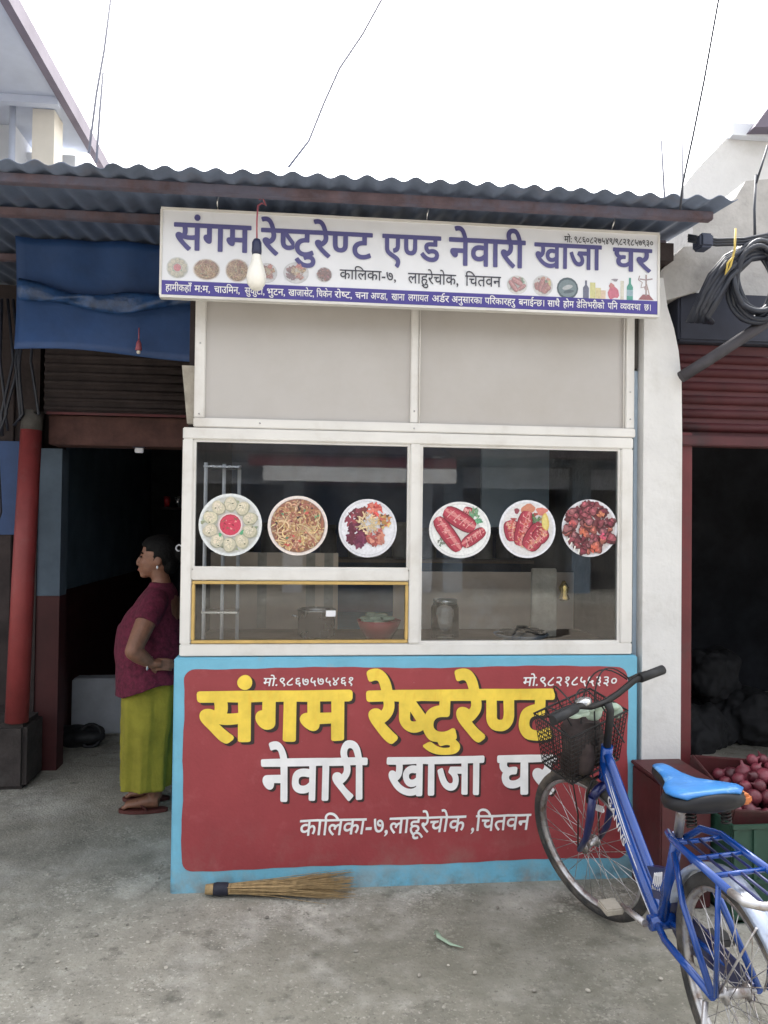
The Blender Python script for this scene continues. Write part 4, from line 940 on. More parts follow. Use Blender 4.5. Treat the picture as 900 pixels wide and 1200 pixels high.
# ------------------------------------------------------------------ woman
W0 = Vector((0, 0, 0))
woman = thing('person', 'woman in maroon tunic and olive yellow trousers standing with hand on hip by the doorway', 'person', (-.79, 1.0, 0))
YC = 1.0
def ring(xc, rx, ry, z, yc=YC, seg=28, p=2.0, ripple=0, nr=9, ph=0):
    out = []
    for k in range(seg):
        a = 2*math.pi*k/seg; c, s_ = math.cos(a), math.sin(a); m_ = 1+ripple*math.sin(nr*a+ph)
        out.append(Vector((xc+rx*m_*math.copysign(abs(c)**(2/p), c), yc+ry*m_*math.copysign(abs(s_)**(2/p), s_), z)))
    return out
bd = MB()
bd.rings([ring(-.79, .13, .16, .62), ring(-.79, .15, .17, .75), ring(-.81, .155, .155, .90), ring(-.80, .14, .155, 1.0), ring(-.775, .105, .165, 1.08), ring(-.765, .075, .14, 1.14), ring(-.765, .052, .065, 1.17), ring(-.77, .048, .05, 1.20), ring(-.79, .05, .05, 1.25)])
# head, profile to -x
HX, HZ = -.795, 1.315
bd.ball((HX+.012, YC, HZ+.012), .092, .074, .100, 20); bd.ball((HX-.030, YC, HZ-.035), .058, .058, .072, 16); bd.ball((HX-.060, YC, HZ-.088), .026, .030, .022, 12)
bd.ball((HX-.045, YC-.030, HZ-.025), .035, .028, .030, 12); bd.ball((HX-.045, YC+.030, HZ-.025), .035, .028, .030, 12)
bd.rings([[Vector((HX-.080, YC+.010*math.cos(a), HZ+.012+.01*math.sin(a))) for a in [k*.785 for k in range(8)]], [Vector((HX-.098, YC+.015*math.cos(a), HZ-.018+.014*math.sin(a))) for a in [k*.785 for k in range(8)]], [Vector((HX-.108, YC+.013*math.cos(a), HZ-.030+.010*math.sin(a))) for a in [k*.785 for k in range(8)]], [Vector((HX-.075, YC+.018*math.cos(a), HZ-.038+.010*math.sin(a))) for a in [k*.785 for k in range(8)]]])
bd.ball((HX-.083, YC, HZ-.058), .013, .022, .008, 10); bd.ball((HX-.080, YC, HZ-.070), .013, .020, .008, 10)
for s_ in (-1, 1): bd.ball((HX+.022, YC+s_*.074, HZ-.012), .020, .010, .030, 10)
# left arm (towards the street): shoulder, elbow out towards the viewer, hand back on the hip
sh, el, wr = Vector((-.775, YC-.155, 1.09)), Vector((-.845, YC-.30, .865)), Vector((-.770, YC-.235, .795))
bd.tube([sh, sh.lerp(el, .35), sh.lerp(el, .7), el], [.052, .053, .047, .040], 14); bd.ball(el, .040, seg=12)
bd.tube([el, el.lerp(wr, .35), el.lerp(wr, .7), wr], [.040, .041, .034, .026], 14); bd.ball(wr, .027, seg=10)
hd = Vector((-.725, YC-.215, .790)); bd.tube([wr, wr.lerp(hd, .5), hd], [.026, .033, .032], 12, flat=.6)
for k in range(4):
    a0 = hd+Vector((.010, .004, .020-.016*k)); L_ = (.050, .058, .055, .044)[k]
    bd.tube([a0-Vector((.03, 0, 0)), a0, a0+Vector((L_*.5, .010, -.004)), a0+Vector((L_*.9, .030, -.012))], [.010, .0092, .0085, .0065], 8)
bd.tube([wr+Vector((0, .01, -.01)), wr+Vector((.008, .02, -.035)), wr+Vector((.020, .034, -.055))], [.013, .010, .0075], 8)
# right arm, hanging behind the body
s2, e2, w2 = Vector((-.77, YC+.155, 1.09)), Vector((-.79, YC+.22, .86)), Vector((-.83, YC+.21, .66))
bd.tube([s2, s2.lerp(e2, .5), e2], [.052, .05, .04], 12); bd.tube([e2, e2.lerp(w2, .5), w2], [.04, .036, .026], 12)
h2 = w2+Vector((-.02, 0, -.07)); bd.tube([w2, w2.lerp(h2, .5), h2], [.026, .034, .03], 10, flat=.6)
for k in range(4): bd.tube([h2+Vector((-.022+.016*k, 0, .01)), h2+Vector((-.024+.016*k, .004, -.035)), h2+Vector((-.018+.014*k, -.008, -.066))], [.0092, .0086, .0066], 8)
bd.tube([w2+Vector((-.015, 0, -.02)), w2+Vector((-.045, -.01, -.05)), w2+Vector((-.05, -.012, -.08))], [.012, .010, .0075], 8)
for yy, xo in ((YC-.085, 0), (YC+.085, -.02)):
    bd.tube([(-.79, yy, .70), (-.785, yy, .42), (-.775, yy, .36), (-.765, yy, .22), (-.765, yy, .075)], [.09, .062, .056, .05, .034], 12)
    ft = [(-.745+xo, .034, .045), (-.79+xo, .036, .040), (-.86+xo, .038, .026), (-.915+xo, .030, .018)]
    bd.rings([[Vector((x, yy+ry*math.cos(2*math.pi*k/12), .024+h_*(.95+math.sin(2*math.pi*k/12))*.9)) for k in range(12)] for x, ry, h_ in ft])
    for k in range(5): bd.tube([(-.905+xo, yy-.024+.012*k, .032), (-.935+xo+abs(k-1.2)*.006, yy-.026+.013*k, .028)], [.009, .0075], 8)
body = remesh(bd, 'body', M['skin'], woman, .0055, 2)
for s_ in (-1, 1):
    MB().ball((HX-.076, YC+s_*.030, HZ+.006), .008, .010, .0055, 10).build('eye', M['eye'], woman)
    MB().tube([(HX-.078, YC+s_*.012, HZ+.026), (HX-.078, YC+s_*.032, HZ+.031), (HX-.062, YC+s_*.050, HZ+.024)], .0035, 6).build('eyebrow', M['hair'], woman)
MB().ball((HX-.088, YC, HZ-.064), .010, .018, .008, 10).build('lips', M['lip'], woman)
MB().ball((HX+.020, YC-.085, HZ-.046), .006, .006, .010, 8).build('earring', M['decal'], woman)
hr = MB()
hr.ball((HX+.026, YC, HZ+.030), .095, .084, .098, 20); hr.ball((HX+.005, YC, HZ+.058), .085, .078, .065, 18); hr.ball((HX+.130, YC, HZ+.03), .058, .055, .052, 14); hr.ball((HX+.07, YC, HZ-.03), .05, .062, .06, 14)
hr = remesh(hr, 'hair', M['hair'], woman, .006, 3)
# keep the face clear: pull hair vertices that lie ahead of the hairline back
for v in hr.data.vertices:
    if v.co.x < HX-.045 and v.co.z < HZ+.062: v.co.x = HX-.045+.02*(HZ+.062-v.co.z)
    if v.co.z < HZ+.035 and v.co.x < HX-.005: v.co.y = YC+(v.co.y-YC)*.80
MB().tube([(HX+.125+.016*math.cos(a), YC-.050-.006*math.sin(a*2), HZ+.055+.016*math.sin(a)) for a in [i*.5 for i in range(13)]], .0045, 6, True).build('hair_clip', M['decal'], woman)
kt = MB()
def fr_(t): return 0
kt.rings([ring(-.805, .192, .220, .650, ripple=.025, nr=7), ring(-.808, .186, .213, .72, ripple=.015, nr=7), ring(-.818, .181, .195, .82, ripple=.008), ring(-.825, .172, .178, .90), ring(-.82, .166, .172, .955), ring(-.805, .140, .175, 1.02), ring(-.785, .112, .178, 1.08), ring(-.772, .088, .155, 1.135), ring(-.768, .068, .09, 1.165), ring(-.77, .060, .066, 1.185)])
kt.tube([sh+Vector((.005, .05, .02)), sh, sh.lerp(el, .30), sh.lerp(el, .42)], [.06, .066, .064, .062], 16)
kt.tube([s2+Vector((0, -.05, .02)), s2, s2.lerp(e2, .30), s2.lerp(e2, .45)], [.06, .066, .064, .062], 16)
kt = remesh(kt, 'tunic', M['kurti'], woman, .007, 3)
for v in kt.data.vertices:       # hem hangs lower in front, side slit facing the street
    c = v.co; f = max(0, min(1, (.80-c.z)/.15))
    if f > 0:
        c.z -= .045*f*max(-.4, min(1, (-.80-c.x)/.12)); 
displace(kt.data, lambda c, n_: c+n_*(.007*NZ.noise(Vector((c.x*16+c.z*9, c.y*16, c.z*7)))+.006*math.sin((c.z*1.2+c.x*.8)*46+2*NZ.noise(c*9))*max(0, NZ.noise(c*6+Vector((3, 1, 2))))))   # creases
tr = MB()
for yy, s_ in ((YC-.088, -1), (YC+.088, 1)):
    tr.rings([ring(-.80, .13, .075, .76, yy), ring(-.805, .142, .09, .62, yy, ripple=.02, nr=7), ring(-.81, .13, .10, .45, yy, ripple=.05, nr=7, ph=s_), ring(-.815, .122, .10, .28, yy, ripple=.09, nr=7, ph=s_+.4), ring(-.82, .122, .104, .13, yy, ripple=.12, nr=7, ph=s_+.7)])
tz = remesh(tr, 'trousers', M['trouser'], woman, .006, 1)
displace(tz.data, lambda c, n_: c+n_*(.007*NZ.noise(Vector((c.x*22, c.y*22, c.z*4)))+.004*NZ.noise(Vector((c.x*9+c.z*20, c.y*9, c.z*14)))))
for yy, xo in ((YC-.085, 0), (YC+.085, -.02)):
    so_ = MB(); pts = []
    so_.rings([[Vector((-.825+xo+.125*math.cos(2*math.pi*k/24), yy+(.043-.008*math.cos(2*math.pi*k/24))*math.sin(2*math.pi*k/24), z)) for k in range(24)] for z in (.002, .006, .016, .019)], smooth=False)
    so_ = so_.build('sandal', M['sandal'], woman)
    MB().tube([(-.80+xo, yy-.040, .02), (-.85+xo, yy-.024, .062), (-.895+xo, yy, .045), (-.85+xo, yy+.024, .062), (-.80+xo, yy+.040, .02)], .006, 6).build('strap', M['sandal'], so_)
MB().tube([wr+Vector((-.008+.0, .0, 0))+Vector((.010*math.sin(a), .030*math.cos(a), .031*math.sin(a)))*1.0 for a in [i*2*math.pi/14 for i in range(14)]], .004, 6, True).build('bangle', M['decal'], woman)

# ------------------------------------------------------------------ bicycle
Q = (1.1532, -1.2825, 1.5886, -.0760, .4472); WR, WL = .2923, .957
BW = Matrix.Translation((Q[0], Q[1], 0)) @ Matrix.Rotation(Q[2], 4, 'Z') @ Matrix.Rotation(Q[3], 4, 'X')
ha = R(70); AX = Vector((-math.cos(ha), 0, math.sin(ha))); FWD = Vector((math.sin(ha), 0, math.cos(ha)))
FH = Vector((WL, 0, WR)); SA = FH-FWD*.04
BS = BW @ Matrix.Translation(SA) @ Matrix.Rotation(Q[4], 4, AX) @ Matrix.Translation(-SA)
bike = thing('bicycle', 'blue step through bicycle with front basket leaning by the painted counter', 'bicycle', BW @ Vector((.45, 0, 0)))
def st(h_, f, y=0): p = SA+AX*h_+FWD*f; return Vector((p.x, y, p.z))
def bz(p0, p1, p2, n=10):
    p0, p1, p2 = Vector(p0), Vector(p1), Vector(p2); return [(1-t)**2*p0+2*t*(1-t)*p1+t*t*p2 for t in [i/n for i in range(n+1)]]
def wheel(Mx, c):
    c = Vector(c); w = bpy.data.objects.new('wheel', None)
    mb = MB(); rt = WR-.021
    mb.tube([c+Vector((rt*math.cos(a), 0, rt*math.sin(a))) for a in [2*math.pi*i/64 for i in range(64)]], .0205, 12, True, Mx)
    tyre_n = mb
    rim = MB(); rr = WR-.040
    prof = [(.006, .013), (.010, .014), (-.010, .011), (-.010, -.011), (.010, -.014), (.006, -.013)]
    vs = []; n = 64
    for i in range(n):
        a = 2*math.pi*i/n
        for dr, y in prof: vs.append(Mx @ (c+Vector(((rr+dr)*math.cos(a), y, (rr+dr)*math.sin(a)))))
    k = len(prof); rim.add(vs, [(i*k+j, i*k+(j+1) % k, ((i+1) % n)*k+(j+1) % k, ((i+1) % n)*k+j) for i in range(n) for j in range(k)], True)
    sp = MB()
    for i in range(32):
        s_ = 1 if i % 2 else -1; a = 2*math.pi*i/32; b = a+(.9 if (i//2) % 2 else -.9)
        sp.tube([c+Vector((.022*math.cos(b), s_*.030, .022*math.sin(b))), c+Vector(((rr-.008)*math.cos(a), s_*.003, (rr-.008)*math.sin(a)))], .0013, 5, M=Mx)
    hb = MB(); hb.tube([c+Vector((0, y, 0)) for y in (-.055, -.036, -.0355, -.030, -.0295, .0295, .030, .0355, .036, .055)], [.006, .006, .024, .024, .013, .013, .024, .024, .006, .006], 14, M=Mx)
    return tyre_n, rim, sp, hb
for Mx, c in ((BS, FH), (BW, (0, 0, WR))):
    ty, rim, sp, hb = wheel(Mx, c)
    w = rim.build('wheel', M['silver'], bike)
    ty.build('tyre', M['rubber'], w); sp.build('spoke_set', M['silver'], w); hb.build('hub', M['silver'], w)
fm = MB()
hb_, htop = st(.33, 0), st(.47, 0)
BB = Vector((.41, 0, .27)); SCL = Vector((.262, 0, .60))
fm.tube([hb_, htop], .021, 14, M=BW)
fm.tube(bz(st(.40, 0), (.63, 0, .42), BB, 12), [.024]*13, 14, M=BW)
fm.tube(bz(st(.44, -.01), (.62, 0, .55), (.47, 0, .41), 10)+bz((.47, 0, .41), (.40, 0, .335), (.335, 0, .44), 8)[1:], [.0165]*19, 12, M=BW)
fm.tube([BB, SCL], .0175, 12, M=BW)
fm.tube([BB+Vector((0, -.04, 0)), BB+Vector((0, .04, 0))], .024, 14, M=BW)
for s_ in (-1, 1):
    fm.tube([SCL+Vector((-.005, s_*.018, -.05)), Vector((.15, s_*.055, .46)), Vector((0, s_*.065, WR))], .0095, 10, M=BW)
    fm.tube([BB+Vector((-.01, s_*.02, 0)), Vector((.30, s_*.045, .275)), Vector((0, s_*.065, WR))], .011, 10, M=BW)
frame = fm.build('frame', M['blue'], bike)
gu = MB(); gu.add([BW @ Vector(p) for y in (-.012, .012) for p in ((.47, y, .42), (.335, y, .47), (.36, y, .36), (.43, y, .335))], [(0, 1, 2, 3), (7, 6, 5, 4), (0, 4, 5, 1), (1, 5, 6, 2), (2, 6, 7, 3), (3, 7, 4, 0)])
gu.build('gusset_plate', M['darkblue'], frame)
mb = MB()
for k in range(5): mb.tube(bz((.43-.012*k, .0135, .365+.004*k), (.415-.012*k, .0135, .40), (.405-.012*k, .0135, .425+.006*k), 5), .003, 5, M=BW)
mb.build('emblem', M['decal'], frame)
# white block lettering along the down tube
c0, c1 = st(.36, 0, .0), Vector((.52, 0, .355)); dr = (c1-c0).normalized(); upv = Vector((0, 1, 0)).cross(dr).normalized()
def tube_text(mb, s, p0, d_, u_, size, off, y):
    V, F = _curve(s, off)
    mb.add([BW @ (p0+d_*(a*size)+u_*(b*size)+Vector((0, y, 0))) for a, b in V], F)
tp = bz(st(.40, 0), (.63, 0, .42), BB, 12)
mb = MB(); p0 = tp[3]; d_ = (tp[9]-tp[3]).normalized(); u_ = Vector((0, 1, 0)).cross(d_)
u_ = u_ if u_.z > 0 else -u_
tube_text(mb, 'GANNS', p0-u_*.016-d_*.02, d_, u_, .050, .02, .0262)
mb.build('frame_lettering', M['decal'], frame)
mb = MB()
for i_, (ta, tb, o_) in enumerate(((1, 9, .017), (2, 7, .021), (8, 12, -.006))):
    q = bz(st(.40, 0), (.63, 0, .42), BB, 24)[ta*2:tb*2]
    a_ = [BW @ (p+u_*o_+Vector((0, (.024**2-o_*o_)**.5+.0012, 0))) for p in q]
    mb.tube(a_, [.0006]+[.0022-.0012*abs(k/len(a_)-.4) for k in range(len(a_)-2)]+[.0006], 5, flat=.5)
mb.build('frame_stripes', M['decal'], frame)
fk = MB()
fk.tube([st(.27, .0, -.055), st(.295, 0, -.03), st(.30, 0, 0), st(.295, 0, .03), st(.27, 0, .055)], .017, 12, M=BS)
for s_ in (-1, 1):
    fk.tube([st(.275, 0, s_*.055), st(.18, .002, s_*.056), st(.08, .012, s_*.056), st(.0, .040, s_*.056)], [.0155, .015, .0125, .010], 12, M=BS)
fork = fk.build('fork', M['darkblue'], bike)
for s_ in (-1, 1):
    mb = MB(); mb.tube([st(.235, .02, s_*.055), st(.27, .022, s_*.06), st(.325, .02, s_*.045), st(.33, .02, s_*.01)], .006, 8, M=BS); mb.box(-.02, .02, -.006, .006, -.006, .006, 0, BS @ Matrix.Translation(st(.255, .018, s_*.035)))
    mb.build('brake_arm', M['blackmetal'], fork)
MB().tube([st(.47, 0), st(.62, 0), st(.64, .015)], [.014, .0135, .016], 12, M=BS).build('stem', M['black'], bike)
hbp = [st(.685, .005, -.27), st(.685, .012, -.20), st(.68, .02, -.14), st(.645, .03, -.07), st(.635, .03, 0), st(.645, .03, .07), st(.68, .02, .14), st(.685, .012, .20), st(.685, .005, .27)]
hbar = MB().tube(hbp, .0115, 12, M=BS).build('handlebar', M['blackmetal'], bike)
for s_ in (-1, 1):
    MB().tube([st(.685, .013, s_*.165), st(.685, .005, s_*.28)], [.0165, .0175], 12, M=BS).build('grip', M['black'], hbar)
    MB().tube([st(.675, .03, s_*.13), st(.665, .055, s_*.16), st(.66, .06, s_*.22), st(.66, .055, s_*.25)], .0055, 8, M=BS).build('brake_lever', M['blackmetal'], hbar)
mb = MB()
mb.tube(bz(st(.67, .05, -.14), st(.78, .22, -.05), st(.40, .09, .03), 12), .003, 6, M=BS); mb.tube(bz(st(.67, .05, .14), st(.76, .30, .12), st(.36, .06, .0), 12), .003, 6, M=BS); mb.tube(bz(st(.67, .05, .13), st(.70, .20, -.05), st(.50, -.05, -.03), 12), .003, 6, M=BS); mb.tube(bz(st(.67, .05, -.15), st(.86, .12, .02), st(.46, .03, .02), 14), .0028, 6, M=BS); mb.tube(bz(st(.66, .06, .20), st(.62, .24, .18), st(.42, .05, .04), 14), .0028, 6, M=BS)
mb.build('brake_cable', M['black'], hbar)
MB().lathe([(.02, 0), (.03, .006), (.028, .02), (.008, .028)], st(.66, .035, .10), 14, BS).build('bell', M['steel'], hbar)
# wire basket
def bp(u, v, h_):   # u -1..1 side, v 0..1 front, h 0..1
    fl = 1+.18*h_; return st(.335+.205*h_, .035+.175*v*(.85+.2*h_)+.005, u*.125*fl)
bk = MB(); ww = .0016
def rect(h_, n=8):
    pts = []
    for k in range(n): pts.append(bp(-1+2*k/n, 0, h_))
    for k in range(n): pts.append(bp(1, k/n, h_))
    for k in range(n): pts.append(bp(1-2*k/n, 1, h_))
    for k in range(n): pts.append(bp(-1, 1-k/n, h_))
    return pts
rows_ = [rect(h_) for h_ in [i/11 for i in range(12)]]
for j, r_ in enumerate(rows_): bk.tube(r_, .004 if j in (0, 11) else ww, 6, True, BS)
full = [rect(0, 16), rect(1, 16)]
for k in range(len(full[0])): bk.tube([full[0][k], full[1][k]], ww, 5, M=BS)
for k in range(17):
    u = -1+2*k/16; bk.tube([bp(u, 0, 0), bp(u, 1, 0)], ww, 5, M=BS)
for k in range(9): bk.tube([bp(-1, k/8, 0), bp(1, k/8, 0)], ww, 5, M=BS)
bk.tube([st(.33, .12, -.05), st(.15, .06, -.055), st(.0, .045, -.058)], .003, 6, M=BS); bk.tube([st(.33, .12, .05), st(.15, .06, .055), st(.0, .045, .058)], .003, 6, M=BS)
bk.build('basket', M['blackmetal'], bike)
# saddle
sd_ = MB(); rs = []
for x, w_, zt_, th in ((.372, .012, .772, .02), (.36, .024, .778, .035), (.33, .030, .780, .045), (.28, .036, .778, .05), (.22, .056, .778, .052), (.16, .096, .786, .058), (.11, .116, .794, .062), (.07, .112, .798, .060), (.042, .086, .796, .05), (.032, .05, .79, .035)):
    rs.append([Vector((x, w_*math.cos(a)*(1 if math.sin(a) < .2 else .96), zt_-th*.5+(th*.5)*(math.copysign(abs(math.sin(a))**.7, math.sin(a))))) for a in [2*math.pi*k/20 for k in range(20)]])
sd_.rings([[BW @ v for v in r] for r in rs])
seat = sd_.build('saddle', M['seatblack'], bike)
tp_ = MB(); rs2 = []
for r in rs[1:-1]:
    zm = max(v.z for v in r); wm = max(abs(v.y) for v in r); x = r[0].x
    rs2.append([Vector((x, wm*.90*u, zm+.0035-.006*u*u*u*u)) for u in [-1+k/5 for k in range(11)]])
vs = [BW @ v for r in rs2 for v in r]; tp_.add(vs, [(i*11+k, i*11+k+1, (i+1)*11+k+1, (i+1)*11+k) for i in range(len(rs2)-1) for k in range(10)], True)
o = tp_.build('saddle_top', M['seatblue'], seat)
so_ = o.modifiers.new('s', 'SOLIDIFY'); so_.thickness = .006
ob = MB(); ob.box(.052, .098, -.1165, -.06, .752, .780, .008, BW); ob.build('rear_patch', M['orange'], seat)
MB().tube([SCL, Vector((.215, 0, .735))], .0135, 12, M=BW).build('seat_post', M['silver'], bike)
mb = MB()
for s_ in (-1, 1):
    mb.tube([(.33, s_*.018, .745), (.22, s_*.022, .728), (.12, s_*.045, .735), (.09, s_*.05, .75)], .004, 6, M=BW)
    mb.tube([(.08, s_*.05, .70+.05*k/40) for k in range(41)] and [(.08+.013*math.cos(k*.9), s_*.05+.013*math.sin(k*.9), .70+.0014*k) for k in range(41)], .003, 5, M=BW)
mb.build('saddle_springs', M['blackmetal'], seat)
# rear carrier
cr = MB()
cr.tube([(.262, .012, .585), (.22, .05, .63), (.15, .072, .638), (-.14, .076, .632)], .0105, 10, M=BW)
cr.tube([(.262, -.012, .585), (.22, -.05, .63), (.15, -.072, .638), (-.14, -.076, .632)], .0105, 10, M=BW)
for x in (.14, .04, -.06): cr.tube([(x, -.074, .634), (x, .074, .634)], .007, 8, M=BW)
for s_ in (-1, 1): cr.tube([(-.09, s_*.078, .63), (-.03, s_*.072, WR+.02)], .007, 8, M=BW)
carrier = cr.build('rear_carrier', M['blue'], bike)
mb = MB(); mb.tube([(-.14, .076, .632), (-.19, .07, .630), (-.215, .04, .629), (-.22, 0, .629), (-.215, -.04, .629), (-.19, -.07, .630), (-.14, -.076, .632)], .0105, 10, M=BW)
mb.build('carrier_rail', M['silver'], carrier)
for y in (-.035, 0, .035): MB().tube([(.14, y, .637), (-.215, y, .633)], .004, 6, M=BW).build('slat', M['darkblue'], carrier)
fd = MB(); rs = []
for i in range(26):
    a = R(20+i*6.4); ra = WR+.022
    rs.append([BW @ Vector(((ra-d)*math.cos(a), y, WR+(ra-d)*math.sin(a))) for y, d in ((-.030, .016), (-.026, .004), (-.012, 0), (0, -.002), (.012, 0), (.026, .004), (.030, .016))])
fd.rings(rs, cap=False); o = fd.build('rear_mudguard', M['fender'], bike); m_ = o.modifiers.new('s', 'SOLIDIFY'); m_.thickness = .0015
mb = MB()
for s_ in (-1, 1): mb.tube([(-.17, s_*.033, .555), (-.02, s_*.066, WR+.01)], .0028, 6, M=BW)
mb.build('mudguard_stay', M['silver'], bike)
# drive
cg = MB(); cg.add([BW @ Vector(p) for y in (-.052, -.046) for p in ((.47, y, .30), (.41, y, .335), (.05, y, .33), (.0, y, .31), (.0, y, .265), (.08, y, .25), (.40, y, .20), (.46, y, .235))], [list(range(8)), list(range(8, 16))[::-1]]+[(i, i+8, (i+1) % 8+8, (i+1) % 8) for i in range(8)])
cg.build('chain_guard', M['darkblue'], bike)
for s_, an in ((1, R(-6)), (-1, R(174))):
    e_ = BB+Vector((.15*math.cos(an), 0, .15*math.sin(an)))
    mb = MB().tube([BB+Vector((0, s_*.055, 0)), e_+Vector((0, s_*.065, 0))], [.012, .009], 10, M=BW); ck = mb.build('crank', M['silver'], bike)
    MB().box(-.038, .038, -.03, .03, -.011, .011, .004, BW @ Matrix.Translation(e_+Vector((0, s_*.105, 0)))).build('pedal', M['brickpale'] if s_ > 0 else M['black'], ck)
MB().tube([(.02, .075, .27), (-.01, .11, .16), (-.04, .15, .010)], .008, 8, M=BW).build('kickstand', M['silver'], bike)
rf = MB(); rf.box(-.02, .02, -.002, .012, -.012, .012, .004, BS @ Matrix.Translation(FH+Vector((-.10, 0, .17)))); rf.build('spoke_reflector', M['decal'], bike)
# plastic bag and pouch in the basket
mb = MB()
for k in range(12): mb.ball(BS @ (st(.36+.10*random.random(), .06+.11*random.random(), random.uniform(-.08, .08))), .05, .045, .06, 10)
o = remesh(mb, 'dark_pouch', M['blackmetal'], None, .010, 3); o.data.materials[0] = mat('worn_brown_pouch', (.045, .03, .028), .8, 0, .3, 20, .3, 40); tag(o, 'dark brown pouch stuffed in the bicycle basket', 'pouch')
mb = MB()
for k in range(6): mb.ball(BS @ (st(.56+.012*k, .07+.02*math.sin(k), -.10+.045*k)), .03, .022, .014, 10)
mb.ball(BS @ st(.55, .09, -.02), .035, .02, .03, 10); mb.ball(BS @ st(.53, .07, -.12), .03, .02, .03, 10)
o = remesh(mb, 'carrier_bag', M['bagplastic'], None, .007, 2); tag(o, 'pale green plastic bag tucked over the bicycle basket', 'plastic bag')

# ------------------------------------------------------------------ crates and onions
TX, TY, TZ = 1.965, -.17, .375
TM = Matrix.Translation((TX, TY, TZ)) @ Matrix.Rotation(R(5), 4, 'Y') @ Matrix.Rotation(R(15), 4, 'X')
M['traydark'] = add_dirt(mat('dull_maroon_plastic', (.085, .018, .020), .6, 0, .2, 8), (.05, .03, .026), 9, .48, .65, .7)
tray = thing('onion_tray', 'tilted maroon tray heaped with onions beside the bicycle saddle', 'tray', (TX, TY, TZ))
mb = MB(); w_, d_, h_ = .30, .165, .085
mb.box(-w_, w_, -d_, d_, -.012, 0, 0, TM); mb.build('base', M['traydark'], tray)
for a in ((-w_, w_, -d_-.012, -d_, -.012, .06), (-w_, w_, d_, d_+.012, -.012, h_), (-w_-.012, -w_, -d_-.012, d_+.012, -.012, h_), (w_, w_+.012, -d_-.012, d_+.012, -.012, h_)):
    mb = MB().box(*a, .003, TM); mb.build('side', M['traydark'], tray)
on = MB(); on.lathe([(.002, -.030), (.014, -.029), (.027, -.017), (.032, 0), (.027, .017), (.014, .027), (.006, .034), (.004, .048), (.001, .05)], (0, 0, 0), 16)
GO = 'purple onions heaped in the maroon tray'
first = None; k = 0; pos = []
rnd2 = random.Random(3)
for lay in range(3):
    for i in range(11-lay):
        for j in range(6-lay):
            x = -.265+.060*i+lay*.033+rnd2.uniform(-.01, .01); y = -.13+.062*j+lay*.034+rnd2.uniform(-.01, .01); z = .030+lay*.040+rnd2.uniform(-.004, .004)
            if x > .27 or y > .13 or x < -.28+lay*.06+max(0, y)*.6: continue
            pos.append((x, y, z))
for x, y, z in pos:
    if first is None:
        first = on.build('onion', M['onion']); o = first; tag(o, 'purple onion lying in the heap on the maroon tray', 'onion', GO)
    else: o = first.copy(); COL.objects.link(o)
    o.location = TM @ Vector((x, y, z)); o.rotation_euler = (rnd2.uniform(-1.5, 1.5), rnd2.uniform(-1.5, 1.5), rnd2.uniform(0, 6)); s_ = rnd2.uniform(.72, 1.18); o.scale = (s_*rnd2.uniform(.9, 1.1), s_, s_*rnd2.uniform(.82, 1.08))
gc = thing('green_crate', 'dark green plastic crate standing below the onion tray', 'crate', (1.95, -.2, 0))
gx0, gx1, gy0, gy1, gh = 1.635, 2.30, -.40, .005, .37
for a in ((gx0, gx1, gy0, gy0+.014, .0, gh), (gx0, gx1, gy1-.014, gy1, 0, gh), (gx0, gx0+.014, gy0+.014, gy1-.014, 0, gh), (gx1-.014, gx1, gy0+.014, gy1-.014, 0, gh)):
    MB().box(*a, .003).build('side', M['greencrate'], gc)
rim = MB()
for z in (.02, .15, gh-.012): rim.box(gx0-.006, gx1+.006, gy0-.012, gy0-.001, z, z+.018, .002)
for x in [gx0+.08*i for i in range(9)]: rim.box(x, x+.012, gy0-.010, gy0-.001, .04, gh-.014)
rim.build('rib', M['greencrate'], gc); MB().box(gx0, gx1, gy0, gy1, .0, .012).build('base', M['greencrate'], gc)
wc = thing('maroon_bin', 'maroon painted box against the white pillar behind the saddle', 'box', (1.48, -.12, 0))
MB().box(1.405, 1.615, -.28, -.012, 0, .49, .006).build('body', M['traydark'], wc)
MB().box(1.400, 1.620, -.286, -.006, .493, .508, .004).build('lid_edge', M['traydark'], wc)
tag(MB().box(1.98, 2.18, -.62, -.50, 0, .10, .015).build('cement_block', M['brickpale']), 'pale cement block on the ground before the green crate', 'block')
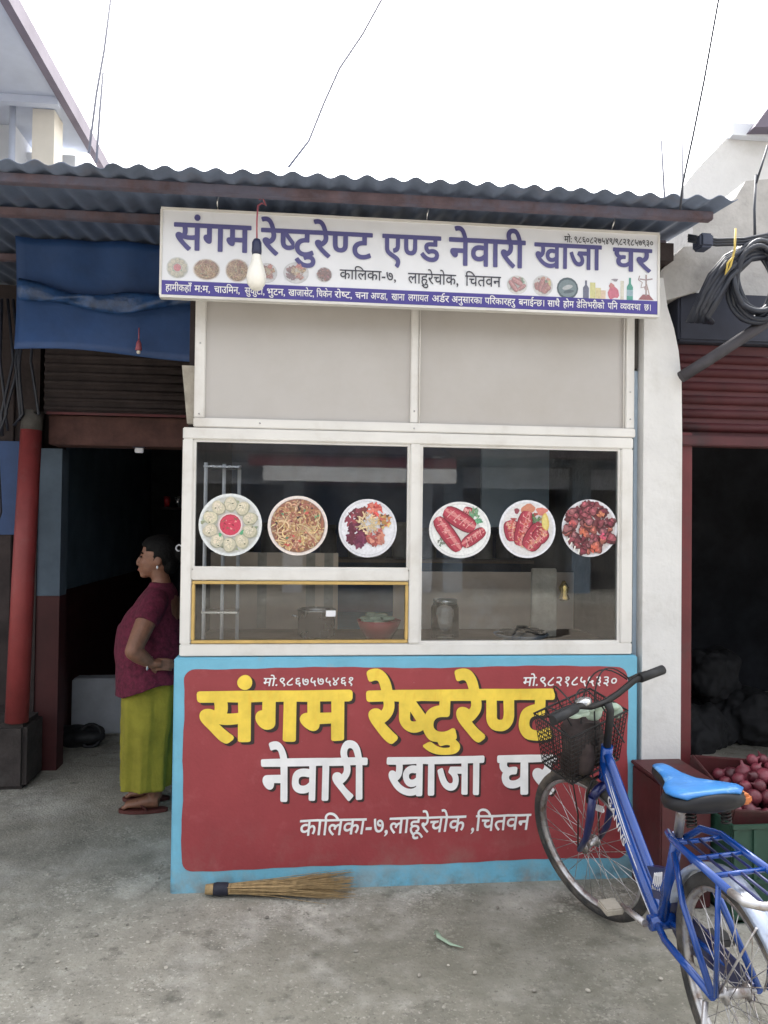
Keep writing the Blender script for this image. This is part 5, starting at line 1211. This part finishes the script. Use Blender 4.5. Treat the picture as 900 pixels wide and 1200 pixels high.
# ------------------------------------------------------------------ broom, scraps
br = thing('broom', 'straw hand broom with dark cloth binding lying along the counter foot', 'broom', (-.1, -.06, .03))
b0, b1 = Vector((-.385, -.035, .030)), Vector((.205, -.055, .03))
dv = (b1-b0).normalized(); sv = Vector((dv.y, -dv.x, 0))
MB().tube([b0, b0+dv*.03, b0+dv*.10], [.019, .022, .021], 14).build('grip', M['straw'], br)
MB().tube([b0+dv*.032, b0+dv*.045, b0+dv*.085, b0+dv*.092], [.0235, .026, .0255, .023], 14).build('binding', M['strawdark'], br)
mb = MB(); rb = random.Random(5)
for k in range(260):
    a0 = b0+dv*.05+sv*rb.uniform(-.016, .016)+Vector((0, 0, rb.uniform(-.015, .015)))
    L_ = rb.uniform(.40, .56); s_ = rb.gauss(0, .042); hz = rb.uniform(-.022, .045)
    p1 = a0+dv*L_*.5+sv*s_*.35+Vector((0, 0, hz*.3)); p2 = a0+dv*L_+sv*s_+Vector((0, 0, hz)); p2.z = max(.004, p2.z); p2.y = min(p2.y, -.006); p1.y = min(p1.y, -.006)
    mb.tube([a0, p1, p2], [.0022, .0016, .0006], 4)
tag(mb.build('bristles', M['straw'], br))
o = MB().tube([(.485, -.40, .006), (.495, -.38, .010), (.50, -.42, .007), (.535, -.47, .006), (.575, -.49, .004)], [.002, .008, .011, .008, .002], 8, flat=.35).build('plastic_scrap', M['leaf'])
tag(o, 'pale green curled scrap on the concrete before the counter', 'scrap')
GP = 'small pebbles scattered on the concrete'
pb0 = None; rp_ = random.Random(11)
for k in range(46):
    x, y = rp_.uniform(-1.0, 1.4), rp_.uniform(-1.05, -.12)
    if k < 8: x, y = rp_.uniform(-1.2, -.6), rp_.uniform(-.7, .3)
    if pb0 is None:
        m_ = MB().ball((0, 0, 0), .009, .007, .005, 10); pb0 = m_.build('pebble', mat('grey_pebble', (.40, .37, .32), .9, 0, .2, 40, rnd=.5)); o = pb0; tag(o, 'tiny grey pebble lying on the concrete before the counter', 'pebble', GP)
    else: o = pb0.copy(); COL.objects.link(o)
    s_ = rp_.uniform(.35, 1.1); o.scale = (s_, s_*rp_.uniform(.7, 1.2), s_); o.location = (x, y, .002); o.rotation_euler = (0, 0, rp_.uniform(0, 6))
